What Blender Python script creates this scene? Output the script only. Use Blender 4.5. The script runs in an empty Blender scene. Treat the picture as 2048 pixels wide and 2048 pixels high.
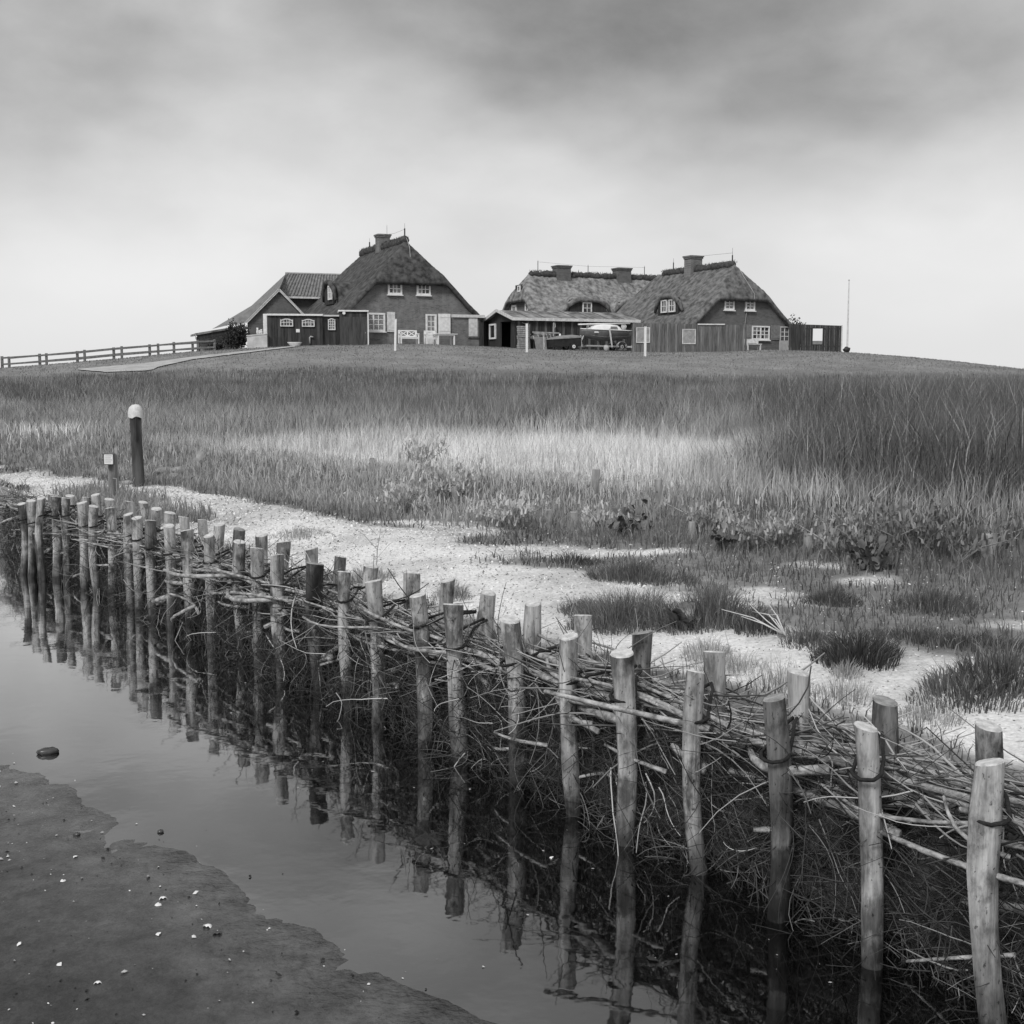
import bpy, math, random
import numpy as np
from mathutils import Vector, Matrix

rng = np.random.default_rng(7)
random.seed(7)
scene = bpy.context.scene
col = scene.collection

# ------------------------------------------------------------------ camera
FPX = 2500.0                     # focal length in photo pixels (photo 2048 px wide)
PITCH = math.atan(266 / FPX)
EYE = 1.75
cam_d = bpy.data.cameras.new('camera')
cam_d.sensor_width = 36.0
cam_d.lens = 36.0 * FPX / 2048.0
cam_d.clip_start = 0.05
cam_d.clip_end = 9000
cam = bpy.data.objects.new('camera', cam_d)
cam.location = (0, 0, EYE)
cam.rotation_euler = (math.pi / 2 - PITCH, 0, 0)
col.objects.link(cam)
scene.camera = cam

# ------------------------------------------------------------------ sky and sun
SUN_EL, SUN_AZ = math.radians(42), math.radians(208)   # azimuth clockwise from +Y
world = bpy.data.worlds.new('World')
scene.world = world
world.use_nodes = True
nt = world.node_tree
nt.nodes.clear()
N = nt.nodes.new
L = nt.links.new
out = N('ShaderNodeOutputWorld')
bg = N('ShaderNodeBackground')
L(bg.outputs[0], out.inputs[0])
sky = N('ShaderNodeTexSky')
sky.sky_type = 'NISHITA'
sky.sun_disc = False
sky.sun_elevation = SUN_EL
sky.sun_rotation = SUN_AZ
sky.dust_density = 3.0
bw = N('ShaderNodeRGBToBW')
L(sky.outputs[0], bw.inputs[0])
tc = N('ShaderNodeTexCoord')
sep = N('ShaderNodeSeparateXYZ')
L(tc.outputs['Generated'], sep.inputs[0])


def M(op, a, b=None, c=None, clamp=False):
    n = N('ShaderNodeMath')
    n.operation = op
    n.use_clamp = clamp
    for i, x in enumerate((a, b, c)):
        if x is None:
            continue
        if isinstance(x, (int, float)):
            n.inputs[i].default_value = x
        else:
            L(x, n.inputs[i])
    return n.outputs[0]


zz = M('MAXIMUM', sep.outputs[2], 0.0)


def cloud(scale, loc, rot, stretch, detail, rough, dist, lo, hi):
    mp = N('ShaderNodeMapping')
    L(tc.outputs['Generated'], mp.inputs[0])
    mp.inputs['Rotation'].default_value = (0, math.radians(rot), 0)
    mp.inputs['Location'].default_value = loc
    mp.inputs['Scale'].default_value = stretch
    n1 = N('ShaderNodeTexNoise')
    n1.inputs['Scale'].default_value = scale
    n1.inputs['Detail'].default_value = detail
    n1.inputs['Roughness'].default_value = rough
    n1.inputs['Distortion'].default_value = dist
    L(mp.outputs[0], n1.inputs['Vector'])
    cl = N('ShaderNodeMapRange')
    cl.interpolation_type = 'SMOOTHSTEP'
    cl.inputs['From Min'].default_value = lo
    cl.inputs['From Max'].default_value = hi
    L(n1.outputs['Fac'], cl.inputs['Value'])
    return cl.outputs[0]


SKY_LOC = (-0.338, 2.99, 2.157)
big = cloud(2.6, SKY_LOC, -32, (.75, 1.0, 1.7), 4, .5, .1, .34, .66)
small = cloud(9, (1.3, 5.2, 0), -25, (.8, 1, 1.4), 8, .6, .1, .25, .75)
# overcast deck: pale towards the horizon, greyer above, cloud relief growing with height
hz = N('ShaderNodeMapRange')
hz.interpolation_type = 'SMOOTHSTEP'
hz.inputs['From Min'].default_value = 0.07
hz.inputs['From Max'].default_value = 0.22
hz.inputs['To Min'].default_value = 0.82
hz.inputs['To Max'].default_value = 0.47
L(zz, hz.inputs['Value'])
amp = N('ShaderNodeMapRange')
amp.inputs['From Min'].default_value = 0.02
amp.inputs['From Max'].default_value = 0.20
amp.inputs['To Min'].default_value = 0.04
amp.inputs['To Max'].default_value = 0.50
L(zz, amp.inputs['Value'])
mixc = M('ADD', M('MULTIPLY', M('SUBTRACT', big, 0.5), 0.8), M('MULTIPLY', M('SUBTRACT', small, 0.5), 0.22))
up_ = N('ShaderNodeMapRange')       # an overcast sky brightens again towards the zenith
up_.interpolation_type = 'SMOOTHSTEP'
up_.inputs['From Min'].default_value = 0.22
up_.inputs['From Max'].default_value = 0.75
up_.inputs['To Min'].default_value = 0.0
up_.inputs['To Max'].default_value = 0.30
L(zz, up_.inputs['Value'])
deck = M('ADD', M('ADD', hz.outputs[0], up_.outputs[0]), M('MULTIPLY', mixc, amp.outputs[0]))
clear = M('MULTIPLY', bw.outputs[0], 0.10)
tot = M('ADD', M('MULTIPLY', deck, 0.93), M('MULTIPLY', clear, 0.07))
L(tot, bg.inputs['Color'])
bg.inputs['Strength'].default_value = 1.0

sun_d = bpy.data.lights.new('sun', 'SUN')
sun_d.energy = 2.3
sun_d.angle = math.radians(14)
sun_d.color = (1, 0.995, 0.99)
sun = bpy.data.objects.new('sun', sun_d)
sdir = Vector((math.sin(SUN_AZ) * math.cos(SUN_EL), math.cos(SUN_AZ) * math.cos(SUN_EL), math.sin(SUN_EL)))
sun.rotation_euler = (-sdir).to_track_quat('-Z', 'Y').to_euler()
sun.location = (-20, -20, 40)
col.objects.link(sun)

vs = scene.view_settings
vs.view_transform = 'Standard'
vs.look = 'None'
vs.exposure = 0.0
vs.gamma = 1.0
vs.use_curve_mapping = False
scene.render.engine = 'CYCLES'
scene.cycles.max_bounces = 6
scene.cycles.transparent_max_bounces = 8

# ------------------------------------------------------------------ photo measurement helpers
fw = np.array([0, math.cos(PITCH), -math.sin(PITCH)])
upv = np.array([0, math.sin(PITCH), math.cos(PITCH)])
CAMP = np.array([0, 0, EYE])


def ray(u, v):
    return fw + np.array([1., 0, 0]) * (u - 1024) / FPX + upv * (1024 - v) / FPX


def at(u, v, Y):
    d = ray(u, v)
    return CAMP + d * Y / d[1]


def onz(u, v, z):
    d = ray(u, v)
    return CAMP + d * (z - EYE) / d[2]


def fac(u, v, O, a):
    """pixel -> (x along facade, world z) on the vertical plane through O with direction a"""
    d = ray(u, v)
    n = np.array([-math.sin(a), math.cos(a), 0])
    Q = np.array([O[0], O[1], 0.])
    t = (n @ (Q - CAMP)) / (n @ d)
    P = CAMP + d * t
    return float((P - Q) @ np.array([math.cos(a), math.sin(a), 0])), float(P[2])


# ------------------------------------------------------------------ numpy noise
_tab = np.random.default_rng(11).random((256, 256))


def vnoise(x, y):
    x = np.asarray(x, float); y = np.asarray(y, float)
    xi = np.floor(x).astype(int); yi = np.floor(y).astype(int)
    fx = x - xi; fy = y - yi
    fx = fx * fx * (3 - 2 * fx); fy = fy * fy * (3 - 2 * fy)
    g = lambda a, b: _tab[a & 255, b & 255]
    return (g(xi, yi) * (1 - fx) + g(xi + 1, yi) * fx) * (1 - fy) + (g(xi, yi + 1) * (1 - fx) + g(xi + 1, yi + 1) * fx) * fy


def fbm(x, y, o=4, seed=0):
    x = np.asarray(x, float) + seed * 17.3; y = np.asarray(y, float) + seed * 9.1
    s = 0; a = 0.5; t = 0
    for k in range(o):
        s = s + a * vnoise(x * 2 ** k, y * 2 ** k); t += a; a *= 0.5
    return s / t


def sm(a, b, x):
    t = np.clip((np.asarray(x, float) - a) / (b - a), 0, 1)
    return t * t * (3 - 2 * t)


# ------------------------------------------------------------------ terrain
FO = np.array([1.29, 3.28])
FT = np.array([-0.5725, 0.82])
FN = np.array([0.82, 0.5725])


def sd(X, Y):
    X = np.asarray(X, float); Y = np.asarray(Y, float)
    return (X - FO[0]) * FT[0] + (Y - FO[1]) * FT[1], (X - FO[0]) * FN[0] + (Y - FO[1]) * FN[1]


def xy(s, d):
    return FO[0] + s * FT[0] + d * FN[0], FO[1] + s * FT[1] + d * FN[1]


def d_edge(s):      # water edge on the mud side
    return -1.06 - 0.150 * np.clip(s, -4, 12)


def d_meadow(s):    # edge of the meadow bank
    s = np.asarray(s, float)
    return 3.9 - 0.14 * np.clip(s, -6, 20) + 0.5 * (fbm(s * 0.55, s * 0 + 3.3, 3) - 0.5)


_cx = np.array([-90, -60, -48, -40, -33, -27.7, -21, -16.4, -12.9, -7.5, -0.8, 9.3, 17, 22, 26, 29.4, 33, 37, 42, 50, 60, 90.])
_cz = np.array([0.9, 1.0, 1.45, 2.0, 2.55, 3.0, 3.68, 3.98, 4.12, 4.16, 3.92, 3.64, 3.70, 3.62, 3.3, 2.85, 2.32, 1.9, 1.5, 1.1, .95, .9])
_sy = np.array([-50, 44, 50, 56, 62, 68, 74, 80, 86, 92, 105, 115, 140, 165, 1e5])
_sv = np.array([0, 0, .015, .10, .29, .54, .76, .90, 1.0, 1.03, 1.03, .93, .25, 0, 0])


def terr(X, Y, detail=True):
    X = np.asarray(X, float); Y = np.asarray(Y, float)
    s, d = sd(X, Y)
    sc = np.clip(s, -40, 60)
    de = d_edge(sc); dm = d_meadow(sc)
    # mud flat and channel bed
    q = d - de
    mud = np.where(q < 0, np.minimum(0.010 * np.minimum(-q, .8) + .035 * np.maximum(-q - .8, 0), 0.25 + (-q) * 0.004), -0.28 * sm(-.05, 1.0, q / np.maximum(-de, .3) * 1.0))
    if detail:
        mud = mud + 0.020 * (fbm(X * 3.6, Y * 3.6, 3, 1) - 0.5) + 0.016 * (fbm(X * 1.1, Y * 1.1, 2, 5) - 0.5) + .004 * (fbm(X * 16, Y * 9, 2, 7) - .5)
    # bank under the brushwood
    bank = -0.28 + 0.80 * sm(0.12, 0.42, d)
    beach = 0.52 + 0.03 * (np.clip(d, 0, 8) - 0.4) + 0.05 * np.exp(-((d - 1.5) / 0.45) ** 2)
    if detail:
        beach = beach + 0.05 * (fbm(X * 1.3, Y * 1.3, 4, 2) - 0.5)
    mead = 0.84 + 0.003 * np.clip(Y, 0, 60)
    if detail:
        mead = mead + 0.10 * (fbm(X * 0.6, Y * 0.6, 3, 3) - 0.5)
    t = sm(-0.25, 0.45, d - dm)
    land = beach * (1 - t) + mead * t
    z = np.where(d < 0, mud, np.where(d < 0.42, np.minimum(bank, beach), land))
    S = np.interp(Y, _sy, _sv)
    Zc = np.interp(X, _cx, _cz)
    mound = np.maximum(Zc - 0.95, 0) * S
    if detail:
        mound = mound + 0.10 * (fbm(X * 0.22, Y * 0.22, 3, 4) - 0.5) * sm(40, 70, Y) * sm(300, 150, Y)
    w = sm(38, 46, Y)
    z = z * (1 - w) + np.where(w > 0, 0.95 + mound, 0) * w
    return z


def tz(x, y):
    return float(terr(np.array([x]), np.array([y]))[0])


def ong(u, v, z0=0.6):
    """ground point seen at photo pixel"""
    z = z0
    for k in range(14):
        P = onz(u, v, z)
        z = 0.5 * z + 0.5 * tz(P[0], P[1])
    P = onz(u, v, z)
    return float(P[0]), float(P[1]), tz(P[0], P[1])


# ------------------------------------------------------------------ materials
MATS = {}


def gv(x):
    return (x, x, x, 1)


def mat(name, a, b=None, scale=8.0, rough=0.8, stretch=(1, 1, 1), bump=0.0, bscale=None, spec=0.3, detail=4, attr=None, lo=0.35, hi=0.65, coord='Object'):
    """grey procedural material: noise between a and b, optional bump, optional attribute factor"""
    if name in MATS:
        return MATS[name]
    m = bpy.data.materials.new(name)
    m.use_nodes = True
    t = m.node_tree
    t.nodes.clear()
    o = t.nodes.new('ShaderNodeOutputMaterial')
    p = t.nodes.new('ShaderNodeBsdfPrincipled')
    t.links.new(p.outputs[0], o.inputs[0])
    p.inputs['Roughness'].default_value = rough
    p.inputs['Specular IOR Level'].default_value = spec
    b = a if b is None else b
    c = t.nodes.new('ShaderNodeTexCoord')
    g = t.nodes.new('ShaderNodeMapping')
    g.inputs['Scale'].default_value = stretch
    t.links.new(c.outputs[coord], g.inputs[0])
    n = t.nodes.new('ShaderNodeTexNoise')
    n.inputs['Scale'].default_value = scale
    n.inputs['Detail'].default_value = detail
    n.inputs['Roughness'].default_value = 0.6
    t.links.new(g.outputs[0], n.inputs['Vector'])
    r = t.nodes.new('ShaderNodeValToRGB')
    r.color_ramp.elements[0].position = lo
    r.color_ramp.elements[0].color = gv(a)
    r.color_ramp.elements[1].position = hi
    r.color_ramp.elements[1].color = gv(b)
    t.links.new(n.outputs['Fac'], r.inputs['Fac'])
    colour = r.outputs[0]
    if attr:
        at_ = t.nodes.new('ShaderNodeAttribute')
        at_.attribute_name = attr
        mx = t.nodes.new('ShaderNodeMix')
        mx.data_type = 'RGBA'
        mx.blend_type = 'MULTIPLY'
        mx.inputs[0].default_value = 1.0
        t.links.new(colour, mx.inputs[6])
        t.links.new(at_.outputs['Color'], mx.inputs[7])
        colour = mx.outputs[2]
    t.links.new(colour, p.inputs['Base Color'])
    if bump:
        n2 = t.nodes.new('ShaderNodeTexNoise')
        n2.inputs['Scale'].default_value = bscale or scale * 2
        n2.inputs['Detail'].default_value = 5
        t.links.new(g.outputs[0], n2.inputs['Vector'])
        bp = t.nodes.new('ShaderNodeBump')
        bp.inputs['Strength'].default_value = bump
        bp.inputs['Distance'].default_value = 0.03
        t.links.new(n2.outputs['Fac'], bp.inputs['Height'])
        t.links.new(bp.outputs[0], p.inputs['Normal'])
    MATS[name] = m
    return m


def blade_mat(name, rough=0.7, trans=0.25):
    """blades and leaves: the grey of each blade comes from its own attribute"""
    m = bpy.data.materials.new(name)
    m.use_nodes = True
    t = m.node_tree
    t.nodes.clear()
    o = t.nodes.new('ShaderNodeOutputMaterial')
    d = t.nodes.new('ShaderNodeBsdfPrincipled')
    d.inputs['Roughness'].default_value = rough
    d.inputs['Specular IOR Level'].default_value = 0.2
    tr = t.nodes.new('ShaderNodeBsdfTranslucent')
    mx = t.nodes.new('ShaderNodeMixShader')
    mx.inputs[0].default_value = trans
    a = t.nodes.new('ShaderNodeAttribute')
    a.attribute_name = 'tone'
    t.links.new(a.outputs['Color'], d.inputs['Base Color'])
    t.links.new(a.outputs['Color'], tr.inputs['Color'])
    t.links.new(d.outputs[0], mx.inputs[1])
    t.links.new(tr.outputs[0], mx.inputs[2])
    t.links.new(mx.outputs[0], o.inputs[0])
    MATS[name] = m
    return m


WHITE = mat('white_paint', 0.62, 0.78, 6, 0.55, bump=0.05)
WHITE_OLD = mat('weathered_white_paint', 0.48, 0.68, 5, 0.7, bump=0.1)
GLASS = mat('window_glass', 0.025, 0.05, 1.5, 0.06, spec=0.6)
CURTAIN = mat('curtained_window_glass', 0.12, 0.34, 3.0, 0.12, spec=0.6)
TIMBER_DARK = mat('dark_stained_boards', 0.022, 0.05, 9, 0.8, stretch=(1, 1, .12), bump=0.25)
TIMBER_MID = mat('weathered_boards', 0.07, 0.16, 9, 0.85, stretch=(1, 1, .12), bump=0.3)
TIMBER_PALE = mat('bleached_boards', 0.22, 0.40, 9, 0.85, stretch=(1, 1, .2), bump=0.3)
METAL = mat('galvanised_metal', 0.30, 0.42, 5, 0.4)
DARK = mat('dark_metal', 0.02, 0.035, 6, 0.5)
RUBBER = mat('black_rubber', 0.015, 0.025, 6, 0.8)
THATCH1 = mat('old_dark_thatch', 0.022, 0.10, 2.6, 0.95, stretch=(1, 1, 1), bump=0.7, bscale=9, detail=8)
THATCH2 = mat('weathered_thatch', 0.08, 0.30, 2.6, 0.95, stretch=(1, 1, 1), bump=0.7, bscale=9, detail=8)
TURF = mat('ridge_turf', 0.035, 0.085, 5, 0.95, bump=0.8, bscale=14)
PLASTER = mat('pale_render', 0.42, 0.58, 2.5, 0.85, bump=0.1)
STONE = mat('grey_stone', 0.16, 0.34, 6, 0.85, bump=0.4)
TARP = mat('grey_tarpaulin', 0.16, 0.24, 4, 0.6, bump=0.2)
HULL = mat('dark_hull_paint', 0.10, 0.14, 3, 0.35, spec=0.5)
HULLW = mat('white_gelcoat', 0.66, 0.76, 3, 0.3, spec=0.5)
ROPE = mat('black_wire_rope', 0.012, 0.022, 60, 0.7, bump=0.4)
PVC = mat('white_pvc', 0.7, 0.8, 3, 0.4)


def brick_mat(name, c1, c2, mortar, patch):
    m = bpy.data.materials.new(name)
    m.use_nodes = True
    t = m.node_tree
    p = t.nodes['Principled BSDF']
    p.inputs['Roughness'].default_value = 0.9
    c = t.nodes.new('ShaderNodeTexCoord')
    g = t.nodes.new('ShaderNodeMapping')
    g.inputs['Rotation'].default_value = (math.pi / 2, 0, 0)
    t.links.new(c.outputs['Object'], g.inputs[0])
    b = t.nodes.new('ShaderNodeTexBrick')
    b.inputs['Scale'].default_value = 1.0
    b.inputs['Brick Width'].default_value = 0.25
    b.inputs['Row Height'].default_value = 0.077
    b.inputs['Mortar Size'].default_value = 0.012
    b.inputs['Color1'].default_value = gv(c1)
    b.inputs['Color2'].default_value = gv(c2)
    b.inputs['Mortar'].default_value = gv(mortar)
    t.links.new(g.outputs[0], b.inputs['Vector'])
    n = t.nodes.new('ShaderNodeTexNoise')
    n.inputs['Scale'].default_value = 1.8
    n.inputs['Detail'].default_value = 7
    n.inputs['Roughness'].default_value = 0.7
    t.links.new(c.outputs['Object'], n.inputs['Vector'])
    r = t.nodes.new('ShaderNodeMapRange')
    r.inputs['From Min'].default_value = 0.42
    r.inputs['From Max'].default_value = 0.68
    t.links.new(n.outputs['Fac'], r.inputs['Value'])
    mx = t.nodes.new('ShaderNodeMix')
    mx.data_type = 'RGBA'
    mx.inputs[7].default_value = gv(patch)
    t.links.new(b.outputs['Color'], mx.inputs[6])
    mm = t.nodes.new('ShaderNodeMath')
    mm.operation = 'MULTIPLY'
    mm.inputs[1].default_value = 0.65
    t.links.new(r.outputs[0], mm.inputs[0])
    t.links.new(mm.outputs[0], mx.inputs[0])
    t.links.new(mx.outputs[2], p.inputs['Base Color'])
    bp = t.nodes.new('ShaderNodeBump')
    bp.inputs['Strength'].default_value = 0.5
    bp.inputs['Distance'].default_value = 0.01
    t.links.new(b.outputs['Fac'], bp.inputs['Height'])
    bp.invert = True
    t.links.new(bp.outputs[0], p.inputs['Normal'])
    MATS[name] = m
    return m


BRICK1 = brick_mat('weathered_brick', 0.075, 0.15, 0.17, 0.27)
BRICK2 = brick_mat('dark_brick', 0.07, 0.12, 0.12, 0.17)

# ------------------------------------------------------------------ mesh building
class MB:
    def __init__(self):
        self.v = []
        self.f = []

    def add(self, vs, fs):
        k = len(self.v)
        self.v += [tuple(float(c) for c in q) for q in vs]
        self.f += [tuple(i + k for i in f) for f in fs]
        return self

    def box(self, x0, x1, y0, y1, z0, z1):
        return self.add([(x0, y0, z0), (x1, y0, z0), (x1, y1, z0), (x0, y1, z0), (x0, y0, z1), (x1, y0, z1), (x1, y1, z1), (x0, y1, z1)],
                        [(0, 3, 2, 1), (4, 5, 6, 7), (0, 1, 5, 4), (1, 2, 6, 5), (2, 3, 7, 6), (3, 0, 4, 7)])

    def beam(self, a, b, w, h):
        """box section from a to b"""
        a = Vector(a); b = Vector(b)
        t = (b - a).normalized()
        up = Vector((0, 0, 1)) if abs(t.z) < 0.95 else Vector((0, 1, 0))
        sx = t.cross(up).normalized() * w / 2
        sy = sx.cross(t).normalized() * h / 2
        vs = [p + i * sx + j * sy for p in (a, b) for i, j in ((-1, -1), (1, -1), (1, 1), (-1, 1))]
        return self.add(vs, [(0, 1, 2, 3), (7, 6, 5, 4), (0, 4, 5, 1), (1, 5, 6, 2), (2, 6, 7, 3), (3, 7, 4, 0)])

    def prism(self, poly, y0, y1):
        """polygon in (x, z) extruded along y"""
        n = len(poly)
        vs = [(x, y0, z) for x, z in poly] + [(x, y1, z) for x, z in poly]
        fs = [tuple(range(n)), tuple(range(2 * n - 1, n - 1, -1))]
        fs += [(i, i + n, (i + 1) % n + n, (i + 1) % n) for i in range(n)]
        return self.add(vs, fs)

    def prism_x(self, poly, x0, x1):
        """polygon in (y, z) extruded along x"""
        n = len(poly)
        vs = [(x0, y, z) for y, z in poly] + [(x1, y, z) for y, z in poly]
        fs = [tuple(range(n - 1, -1, -1)), tuple(range(n, 2 * n))]
        fs += [(i, (i + 1) % n, (i + 1) % n + n, i + n) for i in range(n)]
        return self.add(vs, fs)

    def tube(self, pts, rad, n=6, cap=True):
        pts = [Vector(p) for p in pts]
        if not hasattr(rad, '__len__'):
            rad = [rad] * len(pts)
        vs = []
        ref = None
        for i, p in enumerate(pts):
            t = (pts[min(i + 1, len(pts) - 1)] - pts[max(i - 1, 0)])
            t = t.normalized() if t.length > 1e-9 else Vector((0, 0, 1))
            if ref is None:
                ref = Vector((0, 0, 1)) if abs(t.z) < 0.9 else Vector((1, 0, 0))
            a = t.cross(ref).normalized()
            b = a.cross(t).normalized()
            ref = b
            for k in range(n):
                w = 2 * math.pi * k / n
                vs.append(p + (a * math.cos(w) + b * math.sin(w)) * rad[i])
        fs = []
        for i in range(len(pts) - 1):
            for k in range(n):
                fs.append((i * n + k, i * n + (k + 1) % n, (i + 1) * n + (k + 1) % n, (i + 1) * n + k))
        if cap:
            fs.append(tuple(range(n - 1, -1, -1)))
            m = (len(pts) - 1) * n
            fs.append(tuple(range(m, m + n)))
        return self.add(vs, fs)

    def mesh(self, name, m, smooth=False):
        me = bpy.data.meshes.new(name)
        me.from_pydata(self.v, [], self.f)
        if m:
            me.materials.append(m)
        if smooth:
            me.polygons.foreach_set('use_smooth', [True] * len(me.polygons))
        me.update()
        return me

    def build(self, name, m, parent=None, smooth=False, loc=None, rz=0):
        return link(name, self.mesh(name, m, smooth), parent, loc, rz)


def link(name, me, parent=None, loc=None, rz=0):
    o = bpy.data.objects.new(name, me)
    col.objects.link(o)
    if parent is not None:
        o.parent = parent
    if loc is not None:
        o.location = loc
    if rz:
        o.rotation_euler = (0, 0, rz)
    return o


def tag(o, label=None, cat=None, group=None, kind=None):
    if label: o['label'] = label
    if cat: o['category'] = cat
    if group: o['group'] = group
    if kind: o['kind'] = kind
    return o


def thing(name, label, cat, loc, rz=0, group=None):
    o = bpy.data.objects.new(name, None)
    o.empty_display_size = 0.2
    col.objects.link(o)
    o.location = loc
    o.rotation_euler = (0, 0, rz)
    return tag(o, label, cat, group)


def np_mesh(name, V, Fq, m, tone=None, smooth=False, attr='tone'):
    """fast mesh from arrays; Fq (n,3) or (n,4); tone per vertex grey"""
    me = bpy.data.meshes.new(name)
    V = np.ascontiguousarray(V, np.float32)
    Fq = np.ascontiguousarray(Fq, np.int32)
    k = Fq.shape[1]
    me.vertices.add(len(V))
    me.vertices.foreach_set('co', V.ravel())
    me.loops.add(Fq.size)
    me.loops.foreach_set('vertex_index', Fq.ravel())
    me.polygons.add(len(Fq))
    me.polygons.foreach_set('loop_start', np.arange(0, Fq.size, k, dtype=np.int32))
    me.polygons.foreach_set('loop_total', np.full(len(Fq), k, np.int32))
    if smooth:
        me.polygons.foreach_set('use_smooth', np.ones(len(Fq), bool))
    me.update(calc_edges=True)
    if tone is not None:
        a = me.color_attributes.new(attr, 'FLOAT_COLOR', 'POINT')
        c = np.ones((len(V), 4), np.float32)
        tone = np.asarray(tone)
        c[:, :3] = tone[:, None] if tone.ndim == 1 else tone
        a.data.foreach_set('color', c.ravel())
    me.materials.append(m)
    return me


def blades(name, P, h, w, m, tone, lean=0.35, parent=None, curve=0.5, az=None, loc=None):
    """P (n,3) roots, h heights, w widths, tone grey per blade: one curved tapering blade each"""
    n = len(P)
    a = rng.random(n) * 2 * np.pi
    l = rng.random(n) * lean if az is None else rng.random(n) * lean
    dx = np.cos(a) * l
    dy = np.sin(a) * l
    if az is not None:
        dx = dx + az[0]; dy = dy + az[1]
    b = rng.random(n) * 2 * np.pi
    wx = np.cos(b) * w / 2
    wy = np.sin(b) * w / 2
    P = np.asarray(P, float)
    V = np.zeros((n, 5, 3))
    V[:, 0] = P; V[:, 1] = P
    V[:, 0, 0] -= wx; V[:, 0, 1] -= wy
    V[:, 1, 0] += wx; V[:, 1, 1] += wy
    mid = P.copy()
    mid[:, 0] += dx * h * 0.35 * (1 - curve * .5); mid[:, 1] += dy * h * 0.35 * (1 - curve * .5); mid[:, 2] += h * 0.58
    V[:, 2] = mid; V[:, 3] = mid
    V[:, 2, 0] += wx * .8; V[:, 2, 1] += wy * .8
    V[:, 3, 0] -= wx * .8; V[:, 3, 1] -= wy * .8
    V[:, 4] = P
    V[:, 4, 0] += dx * h; V[:, 4, 1] += dy * h
    V[:, 4, 2] += h * np.sqrt(np.clip(1 - 0.5 * (dx ** 2 + dy ** 2), .2, 1))
    k = np.arange(n) * 5
    Fq = np.concatenate([np.stack([k, k + 1, k + 2], 1), np.stack([k, k + 2, k + 3], 1), np.stack([k + 3, k + 2, k + 4], 1)])
    me = np_mesh(name, V.reshape(-1, 3), Fq, m, np.repeat(tone, 5))
    return link(name, me, parent, loc)


BLADE = blade_mat('grass_blades', .7, .35)
LEAF = blade_mat('leaves', 0.55, 0.2)

# ================================================================== SETTING: ground
def axis(parts):
    r = []
    for a, b, st in parts:
        r += list(np.arange(a, b, st))
    return np.array(r)


gy = np.concatenate([axis([(-8, 1.5, .4), (1.5, 7.5, .04), (7.5, 14, .07), (14, 30, .2), (30, 125, .7), (125, 200, 4)]), np.geomspace(200, 6000, 22)])
gxp = np.concatenate([axis([(0, 3, .045), (3, 5, .08), (5, 12, .2), (12, 50, .8), (50, 100, 4)]), np.geomspace(100, 5000, 18)])
gx = np.concatenate([-gxp[:0:-1], gxp])
GX, GY = np.meshgrid(gx, gy)
GZ = terr(GX, GY)
S_, D_ = sd(GX, GY)
DM = d_meadow(np.clip(S_, -40, 60))


def veg_mask(X, Y):
    """share of low plants on the shell beach"""
    s, d = sd(X, Y)
    dm = d_meadow(np.clip(s, -40, 60))
    a = sm(1.15, 2.0, d) * sm(6.6, 4.6, s) * .52
    a = np.maximum(a, sm(1.3, 2.2, d) * sm(14, 12, s) * .43)
    a = np.maximum(a, sm(dm - 1.3, dm - .15, d) * .66)
    a = np.maximum(a, sm(.75, .5, d) * .45)
    a = np.maximum(a, sm(7.6, 8.6, s) * sm(12.5, 11.0, s) * sm(1.6, .9, d) * .62)
    n = fbm(X * 1.6, Y * 1.6, 4, 6)
    return sm(-.08, .10, a - .98 * n + .10) * (a > 0.02)


veg = veg_mask(GX, GY)
shell = sm(.30, .42, D_) * sm(.25, -.35, D_ - DM) * (1 - .85 * veg) * (GY < 46)
mudm = sm(.42, .30, D_) * (GY < 46)
wet = sm(-.8, .05, D_ - d_edge(S_)) * mudm
lawn = sm(60, 68, GY + 6 * (fbm(GX * .15, GY * .15, 3, 8) - .5))
# worn grey track up the mound is the path object; rest of the sheet is meadow soil
nx, ny = len(gx), len(gy)
idx = np.arange(nx * ny).reshape(ny, nx)
Fg = np.stack([idx[:-1, :-1], idx[:-1, 1:], idx[1:, 1:], idx[1:, :-1]], -1).reshape(-1, 4)
GM = bpy.data.materials.new('ground')
GM.use_nodes = True
t = GM.node_tree
p = t.nodes['Principled BSDF']
p.inputs['Roughness'].default_value = 0.9
p.inputs['Specular IOR Level'].default_value = 0.5
va = t.nodes.new('ShaderNodeAttribute'); va.attribute_name = 'cover'
sp = t.nodes.new('ShaderNodeSeparateColor'); t.links.new(va.outputs['Color'], sp.inputs[0])
tcg = t.nodes.new('ShaderNodeTexCoord')


def gnoise(scale, a, b, lo=.35, hi=.65, detail=6, rough=.65):
    n = t.nodes.new('ShaderNodeTexNoise')
    n.inputs['Scale'].default_value = scale
    n.inputs['Detail'].default_value = detail
    n.inputs['Roughness'].default_value = rough
    t.links.new(tcg.outputs['Object'], n.inputs['Vector'])
    r = t.nodes.new('ShaderNodeValToRGB')
    r.color_ramp.elements[0].position = lo; r.color_ramp.elements[0].color = gv(a)
    r.color_ramp.elements[1].position = hi; r.color_ramp.elements[1].color = gv(b)
    t.links.new(n.outputs['Fac'], r.inputs['Fac'])
    return r.outputs[0], n.outputs['Fac']


def gmix(f, a, b):
    mx = t.nodes.new('ShaderNodeMix'); mx.data_type = 'RGBA'
    t.links.new(f, mx.inputs[0]); t.links.new(a, mx.inputs[6]); t.links.new(b, mx.inputs[7])
    return mx.outputs[2]


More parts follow.
